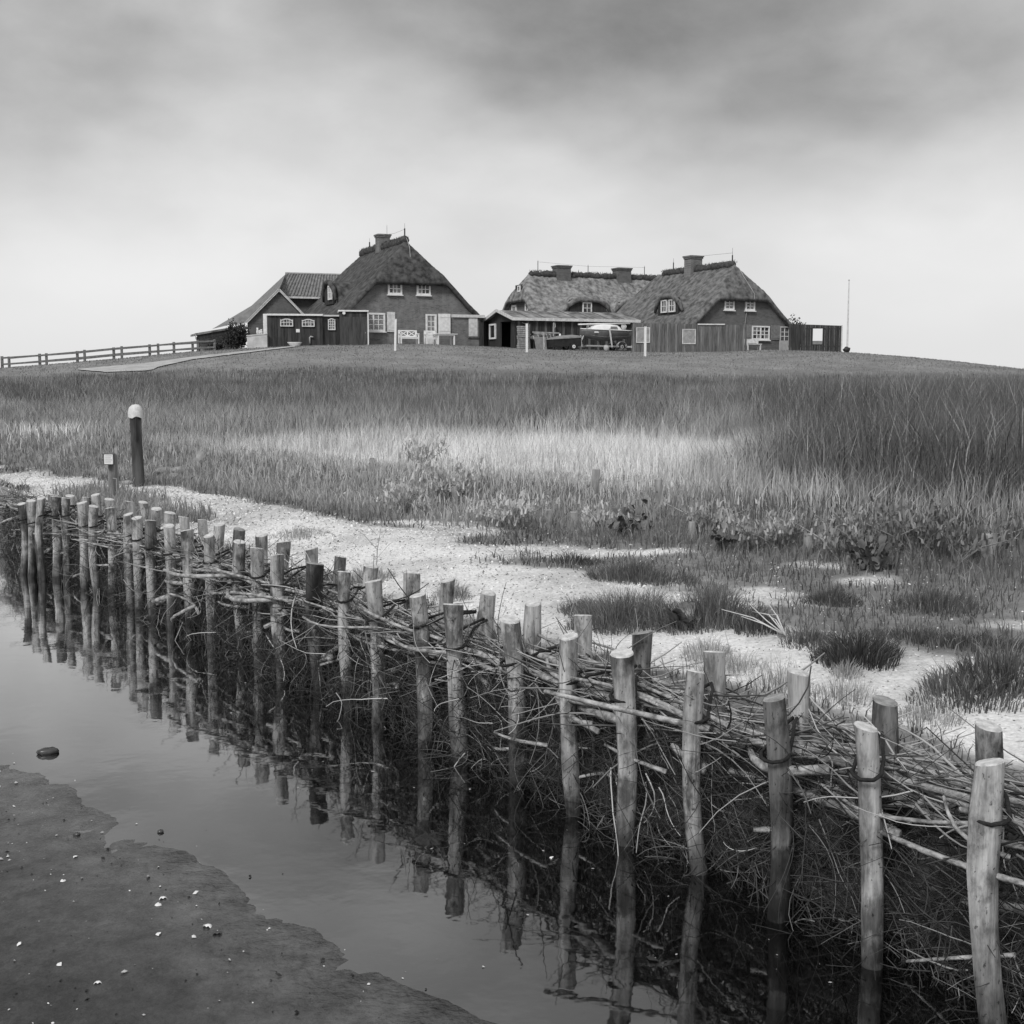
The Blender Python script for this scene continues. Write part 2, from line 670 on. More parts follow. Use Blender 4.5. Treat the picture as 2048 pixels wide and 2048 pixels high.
def gmul(a, b):
    mx = t.nodes.new('ShaderNodeMix'); mx.data_type = 'RGBA'; mx.blend_type = 'MULTIPLY'; mx.inputs[0].default_value = 1
    t.links.new(a, mx.inputs[6]); t.links.new(b, mx.inputs[7])
    return mx.outputs[2]


soil, _ = gnoise(5, .06, .14)
shc, shf = gnoise(55, .46, .74, .3, .6)
shb, _ = gnoise(1.5, .55, 1.0, .35, .58)
mudc, mf = gnoise(9, .015, .045, .35, .62, 9, .75)
mudb, _ = gnoise(1.6, .5, 1.5, .34, .66)
mud2, _ = gnoise(60, .75, 1.2, .35, .6)
lc, _ = gnoise(.35, .13, .25, .32, .66, 8, .7)
lc2, _ = gnoise(4.5, .7, 1.2, .3, .7, 6, .7)
base = gmix(sp.outputs[2], soil, gmul(lc, lc2))
base = gmix(sp.outputs[1], base, gmul(gmul(mudc, mudb), mud2))
base = gmix(sp.outputs[0], base, gmul(shc, shb))
t.links.new(base, p.inputs['Base Color'])
bpn = t.nodes.new('ShaderNodeBump'); bpn.inputs['Strength'].default_value = .6; bpn.inputs['Distance'].default_value = .015
nb = t.nodes.new('ShaderNodeTexNoise'); nb.inputs['Scale'].default_value = 45; nb.inputs['Detail'].default_value = 6
t.links.new(tcg.outputs['Object'], nb.inputs['Vector'])
t.links.new(nb.outputs['Fac'], bpn.inputs['Height'])
t.links.new(bpn.outputs[0], p.inputs['Normal'])
rr = t.nodes.new('ShaderNodeMapRange')
rw = t.nodes.new('ShaderNodeMapRange')
rw.inputs['To Min'].default_value = .6; rw.inputs['To Max'].default_value = .20
t.links.new(sp.outputs[2], rw.inputs['Value'])
rr.inputs['To Min'].default_value = .9
t.links.new(rw.outputs[0], rr.inputs['To Max'])
t.links.new(sp.outputs[1], rr.inputs['Value'])
t.links.new(rr.outputs[0], p.inputs['Roughness'])
wn, _ = gnoise(7, 0, .55, .38, .62, 8, .7)
wm_ = t.nodes.new('ShaderNodeMath'); wm_.operation = 'MULTIPLY'
t.links.new(wn, wm_.inputs[0]); t.links.new(sp.outputs[2], wm_.inputs[1])
wm2 = t.nodes.new('ShaderNodeMath'); wm2.operation = 'MULTIPLY'
t.links.new(wm_.outputs[0], wm2.inputs[0]); t.links.new(sp.outputs[1], wm2.inputs[1])
t.links.new(wm2.outputs[0], p.inputs['Coat Weight'])
p.inputs['Coat IOR'].default_value = 2.4
p.inputs['Coat Roughness'].default_value = .12
cov = np.stack([shell, mudm, np.maximum(lawn, wet)], -1).reshape(-1, 3)
me = np_mesh('ground', np.stack([GX, GY, GZ], -1).reshape(-1, 3), Fg, GM, cov, True, 'cover')
ground = tag(link('ground', me), 'mud, shell beach, meadow and grassy mound', None, None, 'structure')

# ------------------------------------------------------------------ water of the creek
WM = bpy.data.materials.new('creek_water')
WM.use_nodes = True
t = WM.node_tree
t.nodes.clear()
o = t.nodes.new('ShaderNodeOutputMaterial')
gl = t.nodes.new('ShaderNodeBsdfGlossy'); gl.inputs['Roughness'].default_value = 0.03
gl.inputs['Color'].default_value = gv(.97)
tp = t.nodes.new('ShaderNodeBsdfTransparent'); tp.inputs['Color'].default_value = gv(.55)
fr = t.nodes.new('ShaderNodeFresnel'); fr.inputs['IOR'].default_value = 1.33
mx = t.nodes.new('ShaderNodeMixShader')
fm_ = t.nodes.new('ShaderNodeMath'); fm_.operation = 'MULTIPLY_ADD'; fm_.use_clamp = True
fm_.inputs[1].default_value = 3.0; fm_.inputs[2].default_value = .02
t.links.new(fr.outputs[0], fm_.inputs[0])
t.links.new(fm_.outputs[0], mx.inputs[0]); t.links.new(tp.outputs[0], mx.inputs[1]); t.links.new(gl.outputs[0], mx.inputs[2])
t.links.new(mx.outputs[0], o.inputs[0])
tw = t.nodes.new('ShaderNodeTexCoord')
nw = t.nodes.new('ShaderNodeTexNoise'); nw.inputs['Scale'].default_value = 6; nw.inputs['Detail'].default_value = 3
t.links.new(tw.outputs['Object'], nw.inputs['Vector'])
bw_ = t.nodes.new('ShaderNodeBump'); bw_.inputs['Strength'].default_value = .10; bw_.inputs['Distance'].default_value = .01
t.links.new(nw.outputs['Fac'], bw_.inputs['Height'])
t.links.new(bw_.outputs[0], gl.inputs['Normal'])
wv = [(*xy(s, d), 0.0) for s, d in ((-9, -4.6), (-9, .3), (40, .3), (40, -4.6))]
w_ = MB().add(wv, [(0, 1, 2, 3)]).build('water', WM)
tag(w_, 'still shallow creek mirroring the piles', None, None, 'structure')

# ------------------------------------------------------------------ concrete track on the mound
def terrv(u, v):
    """point of the mound slope seen at pixel"""
    d = ray(u, v)
    for Y in np.arange(50, 92, .25):
        P = CAMP + d * Y / d[1]
        if P[2] <= tz(P[0], P[1]):
            return P
    return CAMP + d * 88 / d[1]


def drape(name, upper, lower, n, m, lift=.03, across=4):
    """sheet on the mound between two pixel outlines"""
    def rs(pl, n):
        pl = np.array(pl, float)
        k = np.concatenate([[0], np.cumsum(np.hypot(*np.diff(pl, axis=0).T))])
        q = np.linspace(0, k[-1], n)
        return np.stack([np.interp(q, k, pl[:, 0]), np.interp(q, k, pl[:, 1])], 1)
    A, B = rs(upper, n), rs(lower, n)
    PA = [terrv(*q)[:2] for q in A]
    PB = [terrv(*q)[:2] for q in B]
    mb = MB()
    vs = []
    for a, b in zip(PA, PB):
        for j in range(across + 1):
            q = np.array(a) + (np.array(b) - np.array(a)) * j / across
            vs.append((q[0], q[1], tz(q[0], q[1]) + lift))
    w = across + 1
    fs = [(i * w + j, i * w + j + 1, (i + 1) * w + j + 1, (i + 1) * w + j) for i in range(n - 1) for j in range(across)]
    return mb.add(vs, fs).build(name, m, None, True)


tag(drape('path', [(155, 739.5), (292, 728), (388, 715), (500, 702.5), (590, 693)], [(156, 741), (212, 746), (302, 742.5), (318, 735), (388, 720), (500, 706), (590, 695)], 50,
          mat('worn_concrete', .30, .44, 1.2, .9, bump=.2), .05), None, None, None, 'structure')

# ================================================================== PILES AND BRUSHWOOD
ORD = ['', 'first', 'second', 'third', 'fourth', 'fifth', 'sixth', 'seventh', 'eighth', 'ninth', 'tenth', 'eleventh', 'twelfth', 'thirteenth', 'fourteenth', 'fifteenth',
       'sixteenth', 'seventeenth', 'eighteenth', 'nineteenth', 'twentieth', 'twenty-first', 'twenty-second', 'twenty-third', 'twenty-fourth', 'twenty-fifth', 'twenty-sixth',
       'twenty-seventh', 'twenty-eighth', 'twenty-ninth', 'thirtieth', 'thirty-first', 'thirty-second']


def pile_mat(name, lo, hi):
    m = bpy.data.materials.new(name)
    m.use_nodes = True
    t = m.node_tree
    p = t.nodes['Principled BSDF']
    p.inputs['Roughness'].default_value = .85
    p.inputs['Specular IOR Level'].default_value = .2
    c = t.nodes.new('ShaderNodeTexCoord')
    oi = t.nodes.new('ShaderNodeObjectInfo')
    ad = t.nodes.new('ShaderNodeVectorMath'); ad.operation = 'ADD'
    t.links.new(c.outputs['Object'], ad.inputs[0])
    sc_ = t.nodes.new('ShaderNodeVectorMath'); sc_.operation = 'SCALE'
    sc_.inputs[0].default_value = (31, 17, 23)
    t.links.new(oi.outputs['Random'], sc_.inputs['Scale'])
    t.links.new(sc_.outputs[0], ad.inputs[1])

    def noise(scale, st, a, b, lo_, hi_, det=6):
        g = t.nodes.new('ShaderNodeMapping'); g.inputs['Scale'].default_value = st
        t.links.new(ad.outputs[0], g.inputs[0])
        n = t.nodes.new('ShaderNodeTexNoise'); n.inputs['Scale'].default_value = scale; n.inputs['Detail'].default_value = det; n.inputs['Roughness'].default_value = .65
        t.links.new(g.outputs[0], n.inputs['Vector'])
        r = t.nodes.new('ShaderNodeValToRGB')
        r.color_ramp.elements[0].position = lo_; r.color_ramp.elements[0].color = gv(a)
        r.color_ramp.elements[1].position = hi_; r.color_ramp.elements[1].color = gv(b)
        t.links.new(n.outputs['Fac'], r.inputs['Fac'])
        return r.outputs[0], n.outputs['Fac']

    def mul(a, b):
        mx = t.nodes.new('ShaderNodeMix'); mx.data_type = 'RGBA'; mx.blend_type = 'MULTIPLY'; mx.inputs[0].default_value = 1
        t.links.new(a, mx.inputs[6]); t.links.new(b, mx.inputs[7])
        return mx.outputs[2]
    grain, gf = noise(55, (1, 1, .06), lo, hi, .3, .68)
    stain, _ = noise(9, (1, 1, .45), .30, 1.0, .38, .56)
    bark, _ = noise(5, (1, 1, .55), .34, 1.0, .42, .49, 8)
    speck, _ = noise(70, (1, 1, .6), .25, 1.0, .30, .38, 3)
    # algae and wet wood up to the tide mark
    sp_ = t.nodes.new('ShaderNodeSeparateXYZ'); t.links.new(c.outputs['Object'], sp_.inputs[0])
    n3 = t.nodes.new('ShaderNodeTexNoise'); n3.inputs['Scale'].default_value = 14
    t.links.new(ad.outputs[0], n3.inputs['Vector'])
    a3 = t.nodes.new('ShaderNodeMath'); a3.operation = 'MULTIPLY_ADD'; a3.inputs[1].default_value = -.16
    t.links.new(n3.outputs['Fac'], a3.inputs[0]); t.links.new(sp_.outputs[2], a3.inputs[2])
    r3 = t.nodes.new('ShaderNodeMapRange'); r3.inputs['From Min'].default_value = -.06; r3.inputs['From Max'].default_value = .20
    r3.inputs['To Min'].default_value = .16; r3.inputs['To Max'].default_value = 1
    t.links.new(a3.outputs[0], r3.inputs['Value'])
    k = mul(mul(mul(grain, stain), speck), bark)
    sc2 = t.nodes.new('ShaderNodeMix'); sc2.data_type = 'RGBA'; sc2.blend_type = 'MULTIPLY'; sc2.inputs[0].default_value = 1
    t.links.new(k, sc2.inputs[6]); t.links.new(r3.outputs[0], sc2.inputs[7])
    t.links.new(sc2.outputs[2], p.inputs['Base Color'])
    bp = t.nodes.new('ShaderNodeBump'); bp.inputs['Strength'].default_value = .8; bp.inputs['Distance'].default_value = .008
    t.links.new(gf, bp.inputs['Height']); t.links.new(bp.outputs[0], p.inputs['Normal'])
    MATS[name] = m
    return m


PILE = pile_mat('barked_pile_wood', .24, .58)
PILE_D = pile_mat('dark_pile_wood', .08, .22)
ENDG = mat('sawn_end_grain', .38, .62, 40, .85, bump=.3)
ENDG_D = mat('dark_end_grain', .18, .32, 40, .85, bump=.3)


def pile(name, label, group, top, base, r, dark, wire_to=None, knot=True, taper=.92, group_cat='pile'):
    loc = (base[0], base[1], 0.0)
    e = thing(name, label, group_cat, loc, 0, group)
    tx, ty, tzp = top[0] - base[0], top[1] - base[1], top[2]
    n, K = 12, 9
    bx, by = random.uniform(-.028, .028), random.uniform(-.028, .028)
    ph = random.uniform(0, 6)
    vs, fs = [], []
    zs = np.linspace(-.45, tzp, K)
    flare = [random.uniform(.90, 1.08) for _ in range(K)]
    kn = [(random.uniform(.1, .6) * tzp, random.uniform(0, 6.28)) for _ in range(2)]
    for i, z in enumerate(zs):
        f = z / tzp
        cx, cy = tx * f + bx * math.sin(f * 3.1), ty * f + by * math.sin(f * 3.1)
        rr_ = r * (taper + (1 - taper) * max(f, 0)) * flare[i]
        for k in range(n):
            a = 2 * math.pi * k / n
            q = rr_ * (1 + .035 * math.sin(3 * a + ph + z * 5) + .02 * math.sin(5 * a - ph) + random.uniform(-.012, .012))
            for kz, ka in kn:
                q += r * .16 * math.exp(-((z - kz) / .05) ** 2 - (math.sin((a - ka) / 2) * 2 / .5) ** 2)
            dz = (.009 * math.sin(a + ph) if i == K - 1 else 0)
            vs.append((cx + q * math.cos(a), cy + q * math.sin(a), z + dz))
    for i in range(K - 1):
        for k in range(n):
            fs.append((i * n + k, i * n + (k + 1) % n, (i + 1) * n + (k + 1) % n, (i + 1) * n + k))
    fs.append(tuple(range(n - 1, -1, -1)))
    MB().add(vs, fs).build('shaft', PILE_D if dark else PILE, e, True)
    # sawn top with a slightly chamfered rim
    ring = vs[(K - 1) * n:]
    c = np.mean(np.array(ring), 0)
    inner = [tuple(c + (np.array(q) - c) * .93 + np.array([0, 0, .005])) for q in ring]
    v2 = ring + inner + [tuple(c + np.array([0, 0, .006]))]
    f2 = [(k, (k + 1) % n, n + (k + 1) % n, n + k) for k in range(n)] + [(n + k, n + (k + 1) % n, 2 * n) for k in range(n)]
    MB().add(v2, f2).build('sawn_top', ENDG_D if dark else ENDG, e)
    if wire_to is not None:
        zw = tzp - random.uniform(.13, .19)
        f = zw / tzp
        cx, cy = tx * f, ty * f
        d = np.array([wire_to[0] - base[0] - cx, wire_to[1] - base[1] - cy])
        a0 = math.atan2(d[1], d[0])
        pts = []
        m_ = MB()
        for k in range(13):
            a = a0 + math.radians(70) + math.radians(220) * k / 12
            pts.append((cx + (r + .006) * math.cos(a), cy + (r + .006) * math.sin(a), zw + .012 * math.cos(a - a0) + random.uniform(-.002, .002)))
        end = (wire_to[0] - base[0], wire_to[1] - base[1], zw + random.uniform(.03, .07))
        P1, P0 = Vector(pts[-1]), Vector(pts[0])
        E_ = Vector(end)
        fl = random.uniform(.65, 1.0)
        for q in (P1, P0):
            tail = [q + (E_ - q) * t_ * fl + Vector((0, 0, .02 * math.sin(t_ * 3.1))) + Vector((random.uniform(-.006, .006), random.uniform(-.006, .006), random.uniform(-.006, .006))) for t_ in (.2, .45, .7, 1)]
            if q is P1:
                pts = pts + [tuple(x) for x in tail]
            else:
                pts = [tuple(x) for x in tail[::-1]] + pts
        m_.tube(pts, .0065, 5)
        m_.build('wire_tie', ROPE, e, True)
    return e


front_px = [(1981, 1526), (1731, 1455), (1548, 1397), (1391, 1344), (1244, 1307), (1139, 1274), (1019, 1240), (906, 1210), (836, 1191), (747, 1163), (688, 1145),
            (630, 1128), (555, 1111), (514, 1097), (479, 1084), (418, 1072), (374, 1061), (338, 1052), (301, 1042), (274, 1036), (257, 1029), (220, 1017), (188, 1013),
            (164, 1006), (132, 997), (111, 994), (83, 997), (62, 1002), (43, 1008)]
back_px = [(1976, 1453), (1770, 1403), (1596, 1345), (1428, 1305), (1286, 1266), (1165, 1232), (1067, 1207), (977, 1186), (897, 1161), (823, 1147), (742, 1132), (681, 1114),
           (624, 1098), (568, 1085), (523, 1070), (479, 1059), (440, 1049), (404, 1041), (367, 1035), (340, 1026), (313, 1018), (286, 1005), (259, 1004), (219, 999), (191, 990), (172, 996), (140, 992), (106, 990)]
TOP = .73
fr_, bk_ = [], []
for u, v in front_px:
    P = onz(u, v, TOP); fr_.append((P[0], P[1], TOP))
# snap far ones that the low angle makes uncertain onto the row
for i, q in enumerate(fr_):
    s, d = sd(q[0], q[1])
    d = float(np.clip(d, -.10, .12))
    x, y = xy(float(s), d)
    # keep the line of sight: slide along the ray instead of sideways
    k = 1.0
    for it in range(30):
        ss, dd = sd(q[0] * k, q[1] * k)
        if abs(dd - d) < .004: break
        k += (d - dd) * .02
    zt = EYE + (TOP - EYE) * k
    fr_[i] = (q[0] * k, q[1] * k, zt)
for u, v in back_px:
    P = onz(u, v, TOP)
    k = 1.0
    ss, dd = sd(P[0], P[1])
    d = float(np.clip(dd, .30, .44))
    for it in range(30):
        ss, dd = sd(P[0] * k, P[1] * k)
        if abs(dd - d) < .004: break
        k += (d - dd) * .02
    bk_.append((P[0] * k, P[1] * k, EYE + (TOP - EYE) * k))
DARK_FRONT = {2, 11}
DARK_BACK = {4, 1, 15}
for i, q in enumerate(fr_):
    f = i / (len(fr_) - 1)
    lx = .05 * (1 - f) - .015 + random.uniform(-.012, .012)
    base = (q[0] + lx, q[1] + random.uniform(-.02, .02))
    nb_ = min(bk_, key=lambda b: abs(sd(b[0], b[1])[0] - sd(q[0], q[1])[0] - .05))
    lab = 'front-row wooden pile standing in the creek, %s from the right' % ORD[i + 1]
    if i == 0: lab = 'large grey wooden pile, rightmost of the front row in the creek'
    if i == 2: lab = 'dark brown-stained pile, third from the right in the front row'
    if i == 11: lab = 'dark-headed pile, twelfth from the right in the front row'
    if i == len(fr_) - 1: lab = 'wooden pile, leftmost of the front row in the creek'
    pile('wooden_pile', lab, 'front row of piles along the creek', q, base, random.uniform(.034, .046), i in DARK_FRONT, nb_)
for i, q in enumerate(bk_):
    lab = 'back-row pile stub poking out behind the brushwood, %s from the right' % ORD[i + 1]
    if i == 0: lab = 'short pile stub behind the brushwood, rightmost of the back row'
    pile('pile_stub', lab, 'back row of pile stubs behind the brushwood', q, (q[0] + random.uniform(-.02, .02), q[1] + random.uniform(-.02, .02)), random.uniform(.037, .044), i in DARK_BACK)

def twigs(n, start, dirs, length, rad, tone, name, curl=.5, K=6, sides=3, parent=None, sag=0.0, m=None):
    """many curved twigs as one mesh"""
    P = np.asarray(start, float)
    dv = np.asarray(dirs, float)
    dv = dv / np.linalg.norm(dv, axis=1, keepdims=True)
    pts = np.zeros((n, K, 3))
    pts[:, 0] = P
    cur = dv.copy()
    turn = rng.normal(0, 1, (n, 3)) * curl
    for k in range(1, K):
        turn = turn * .7 + rng.normal(0, 1, (n, 3)) * curl * .6
        cur = cur + turn / (K - 1)
        cur[:, 2] -= sag / (K - 1)
        cur = cur / np.linalg.norm(cur, axis=1, keepdims=True)
        pts[:, k] = pts[:, k - 1] + cur * (length / (K - 1))[:, None]
    tan = np.gradient(pts, axis=1)
    tan /= np.linalg.norm(tan, axis=2, keepdims=True) + 1e-9
    ref = np.where(np.abs(tan[..., 2:3]) < .9, np.array([0, 0, 1.]), np.array([1., 0, 0]))
    A = np.cross(tan, ref); A /= np.linalg.norm(A, axis=2, keepdims=True) + 1e-9
    B = np.cross(A, tan)
    tp_ = np.linspace(1, .45, K)
    V = np.zeros((n, K, sides, 3))
    for j in range(sides):
        a = 2 * np.pi * j / sides
        V[:, :, j] = pts + (A * math.cos(a) + B * math.sin(a)) * (rad[:, None] * tp_[None])[..., None]
    base = np.arange(n)[:, None, None] * K * sides
    kk = np.arange(K - 1)[None, :, None] * sides
    jj = np.arange(sides)[None, None, :]
    j2 = (jj + 1) % sides
    Fq = np.stack([base + kk + jj, base + kk + j2, base + kk + sides + j2, base + kk + sides + jj], -1).reshape(-1, 4)
    me = np_mesh(name, V.reshape(-1, 3), Fq, m or TWIG, np.repeat(tone, K * sides), True)
    return link(name, me, parent)


TWIG = blade_mat('dry_twigs', .8, 0.0)
TV = np.array([FT[0], FT[1], 0]); NV = np.array([FN[0], FN[1], 0]); ZV = np.array([0, 0, 1.])
bx0 = xy(5, .2)
brush = thing('brushwood_fence', 'long bundle of tangled brushwood packed between the two rows of piles', 'brushwood', (bx0[0], bx0[1], 0.0))
brush_inv = np.array([bx0[0], bx0[1], 0.0])
SR = (-1.3, 11.6)


def sdz(s, d, z):
    x, y = xy(s, d)
    return np.stack([x, y, z], 1) - brush_inv


def topz(s):
    return .545 + .06 * (fbm(np.asarray(s) * 1.7, np.asarray(s) * 0 + 1.1, 3, 9) - .5) * 2


# long laid sticks on the top
n = 2600
s = rng.uniform(*SR, n); d = rng.uniform(.05, .40, n); z = topz(s) - np.abs(rng.normal(0, .07, n)) + .02 - .9 * np.maximum(.10 - d, 0)
dirs = TV * rng.choice([-1, 1], n)[:, None] + NV * rng.normal(0, .34, n)[:, None] + ZV * rng.normal(0, .12, n)[:, None]
laid = twigs(n, sdz(s, d, z), dirs, rng.uniform(.12, .55, n), rng.uniform(.0015, .0055, n), rng.uniform(.12, .62, n) ** 1.7, 'laid_sticks', .6, 6, 4, brush)
laid['kind'] = 'stuff'
# fine curly tangle on the creek side
n = 16000
s = rng.uniform(*SR, n); z = -.08 + .60 * rng.random(n) ** 1.15
d = rng.uniform(.05, .20, n)
dirs = TV * rng.normal(0, .9, n)[:, None] - NV * rng.normal(.03, .12, n)[:, None] + ZV * rng.normal(-.10, .45, n)[:, None]
tang = twigs(n, sdz(s, d, z), dirs, rng.uniform(.10, .36, n), rng.uniform(.0011, .0030, n), np.where(rng.random(n) < .12, rng.uniform(.12, .28, n), rng.uniform(.015, .085, n)), 'twig_tangle', 1.2, 8, 3, brush, sag=.15)
tang['kind'] = 'stuff'
# pale loose twigs sticking out between the piles
n = 170
s = rng.uniform(*SR, n); z = rng.uniform(.05, .58, n); d = rng.uniform(.0, .14, n)
dirs = TV * rng.normal(0, .9, n)[:, None] - NV * rng.normal(.10, .22, n)[:, None] + ZV * rng.normal(-.15, .45, n)[:, None]
pale = twigs(n, sdz(s, d, z), dirs, rng.uniform(.10, .42, n), rng.uniform(.0016, .0036, n), rng.uniform(.30, .55, n), 'pale_twigs', 1.3, 8, 4, brush, sag=.1)
pale['kind'] = 'stuff'
# each thick branch on its own
BR = mat('peeling_branch_bark', .12, .46, 26, .85, stretch=(1, 1, 1), bump=.4)
for k in range(280):
    s0 = random.uniform(SR[0], SR[1] - .3)
    top_ = random.random() < .75
    d0 = random.uniform(.04, .36) if top_ else random.uniform(.0, .12)
    ln = random.uniform(.3, .85) if top_ else random.uniform(.12, .4)
    r0 = random.uniform(.007, .013) if random.random() < .7 else random.uniform(.013, .021)
    z0 = float(topz(s0)) - abs(random.gauss(0, .06)) if top_ else random.uniform(.15, .5)
    dd = random.gauss(0, .16)
    dz = random.gauss(0, .05) if top_ else random.gauss(-.15, .25)
    pts = []
    cv = random.gauss(0, .05)
    for q in range(6):
        f = q / 5
        x, y = xy(s0 + ln * f, d0 + dd * ln * f + cv * math.sin(f * 3.14))
        pts.append((x, y, z0 + dz * ln * f + .3 * cv * math.sin(f * 2.5)))
    o_ = np.array(pts[0])
    MB().tube([tuple(np.array(q) - o_) for q in pts], [r0 * (1 - .35 * q / 5) * random.uniform(.92, 1.08) for q in range(6)], 6).build('branch', BR, brush, True, tuple(o_ - brush_inv))

# ================================================================== BEACH: shells, low plants, tussocks
# shell fragments
n = 70000
s = rng.uniform(-2.2, 17.5, n); d = .40 + (4.2 - .40) * rng.random(n) ** 1.25
x, y = xy(s, d)
keep = (rng.random(n) > veg_mask(x, y) * .85) & (d < d_meadow(s) + .1) & (np.abs(x) < .46 * y + .5) & (rng.random(n) < np.clip(8.5 / y, .25, 1))
x, y = x[keep], y[keep]
n = len(x)
sz = rng.uniform(.003, .0085, n) * np.clip(y / 6.5, .75, 1.6)
z = terr(x, y) + sz * .35
a = rng.random(n) * 6.28
tl = rng.normal(0, .45, (n, 2))
e1 = np.stack([np.cos(a), np.sin(a), tl[:, 0]], 1) * sz[:, None]
e2 = np.stack([-np.sin(a), np.cos(a), tl[:, 1]], 1) * (sz * rng.uniform(.5, 1, n))[:, None]
C_ = np.stack([x, y, z], 1)
V = np.stack([C_ - e1 * 1.1, C_ - e2, C_ + e1, C_ + e2 * .9], 1).reshape(-1, 3)
k = np.arange(n) * 4
wr = sm(.52, .72, fbm(x * .7, y * .7, 3, 17))
tone = np.where(rng.random(n) < .04 + .22 * wr, rng.uniform(.10, .28, n), rng.uniform(.48, .76, n))
SHELL = blade_mat('shell_fragments', .6, 0)
tag(link('shell_fragments', np_mesh('shell_fragments', V, np.stack([k, k + 1, k + 2, k + 3], 1), SHELL, np.repeat(tone, 4))), 'crushed white shells covering the beach behind the piles', 'shells', None, 'stuff')
# bits of shell and dark debris on the mud
n = 2600
x = rng.uniform(-3.2, 1.2, n); y = 2.4 + 3.4 * rng.random(n)
s, d = sd(x, y)
q = d - d_edge(s)
dens = sm(.35, -.5, q) * (.25 + .75 * sm(.35, .65, fbm(x * 1.3, y * 1.3, 3, 12)))
keep = rng.random(n) < dens
x, y = x[keep], y[keep]; n = len(x)
sz = rng.exponential(.0028, n) + .0016
sz = np.minimum(sz, .011)
z = np.maximum(terr(x, y), 0) + sz * .4
a = rng.random(n) * 6.28
e1 = np.stack([np.cos(a), np.sin(a), rng.normal(0, .25, n)], 1) * sz[:, None]
e2 = np.stack([-np.sin(a), np.cos(a), rng.normal(0, .25, n)], 1) * (sz * rng.uniform(.5, .9, n))[:, None]
C_ = np.stack([x, y, z], 1)
T_ = C_ + np.array([0, 0, 1.]) * (sz * .6)[:, None]
V = np.stack([C_ - e1, C_ - e2, C_ + e1, C_ + e2, T_], 1).reshape(-1, 3)
k = np.arange(n) * 5
Fq = np.concatenate([np.stack([k + i, k + (i + 1) % 4, k + 4], 1) for i in range(4)])
tone = np.where(rng.random(n) < .5, rng.uniform(.012, .03, n), rng.uniform(.30, .75, n))
tag(link('shell_debris', np_mesh('shell_debris', V, Fq, SHELL, np.repeat(tone, 5))), 'tiny shell bits and dark crumbs strewn over the wet mud', 'debris', None, 'stuff')


def seashell(u, v, r, label, tone='w', rz=0.0):
    x, y, z = ong(u, v, .05)
    vs = [(0, -r * .75, r * .12)]
    K = 9
    for j, (f, h) in enumerate(((.45, .42), (.8, .36), (1.0, .02))):
        for i in range(K):
            a = math.pi * (-.12 + 1.24 * i / (K - 1))
            rr_ = r * f * (1 + (.05 if i % 2 else -.02) * f)
            vs.append((rr_ * math.cos(a), -r * .75 + rr_ * 1.5 * max(math.sin(a), 0) + .0, r * h * (1 + .08 * (i % 2))))
    fs = [(0, 1 + i, 2 + i) for i in range(K - 1)]
    for j in range(2):
        b = 1 + j * K
        fs += [(b + i, b + K + i, b + K + i + 1, b + i + 1) for i in range(K - 1)]
    m = mat('bleached_shell', .6, .82, 30, .5) if tone == 'w' else mat('dark_mussel_shell', .02, .06, 30, .35, spec=.5)
    return tag(MB().add(vs, fs).build('seashell', m, None, True, (x, y, max(z, 0) + .001), rz), label, 'shell', 'single shells lying on the mud')


seashell(325, 1797, .013, 'upper of two white shells lying together on the dark mud', rz=.5)
seashell(315, 1811, .012, 'lower of two white shells lying together on the dark mud', rz=2.4)
seashell(316, 1869, .010, 'small white shell alone below the pair of white shells', rz=1.4)
seashell(417, 1853, .015, 'white-rimmed mussel shell lying right of the pair of white shells', rz=-.4)
seashell(434, 1867, .015, 'black mussel shell just below the white-rimmed shell', 'd', .3)
seashell(118, 1930, .010, 'white shell near the lower left corner of the mud', rz=1.9)
seashell(196, 1966, .011, 'pale shell at the bottom of the mud flat', rz=.2)
seashell(150, 1714, .009, 'small white shell high on the mud near the water edge', rz=.9)
seashell(125, 1763, .010, 'small white shell at left, halfway down the mud', rz=2.9)
seashell(1102, 1846, .009, 'white shell glinting alone in the dark water by the piles', rz=1.1)


def rock(name, label, loc, r, sx=1, sy=1, sz=.6, m=None, seed=0, cat='stone', group=None, parent=None, rz=0):
    R = random.Random(seed)
    vs, fs = [], []
    K, n = 6, 9
    for i in range(K + 1):
        th = math.pi * i / K
        for k in range(n):
            a = 2 * math.pi * k / n
            q = r * (1 + R.uniform(-.16, .16))
            vs.append((q * math.sin(th) * math.cos(a) * sx, q * math.sin(th) * math.sin(a) * sy, q * math.cos(th) * sz))
    for i in range(K):
        for k in range(n):
            fs.append((i * n + k, (i + 1) * n + k, (i + 1) * n + (k + 1) % n, i * n + (k + 1) % n))
    o = MB().add(vs, fs).build(name, m or STONE, parent, True, loc, rz)
    if label: tag(o, label, cat, group)
    return o


P = onz(96, 1503, .01)
rock('stone', 'dark stone lying in the bright water near the left edge', (P[0], P[1], .01), .05, 1.0, .45, .38, mat('wet_dark_stone', .025, .06, 9, .35, spec=.5), 3, rz=.35)
P = ong(321, 1670, .05)
rock('stone', 'small dark stone at the water edge on the mud', (P[0], P[1], max(P[2], 0) + .004), .013, 1, .7, .6, MATS['wet_dark_stone'], 5)
P = ong(154, 1671, .05)
rock('stone', 'small dark stone on the upper mud, left of the other pebble', (P[0], P[1], max(P[2], 0) + .004), .014, 1, .7, .6, MATS['wet_dark_stone'], 6)

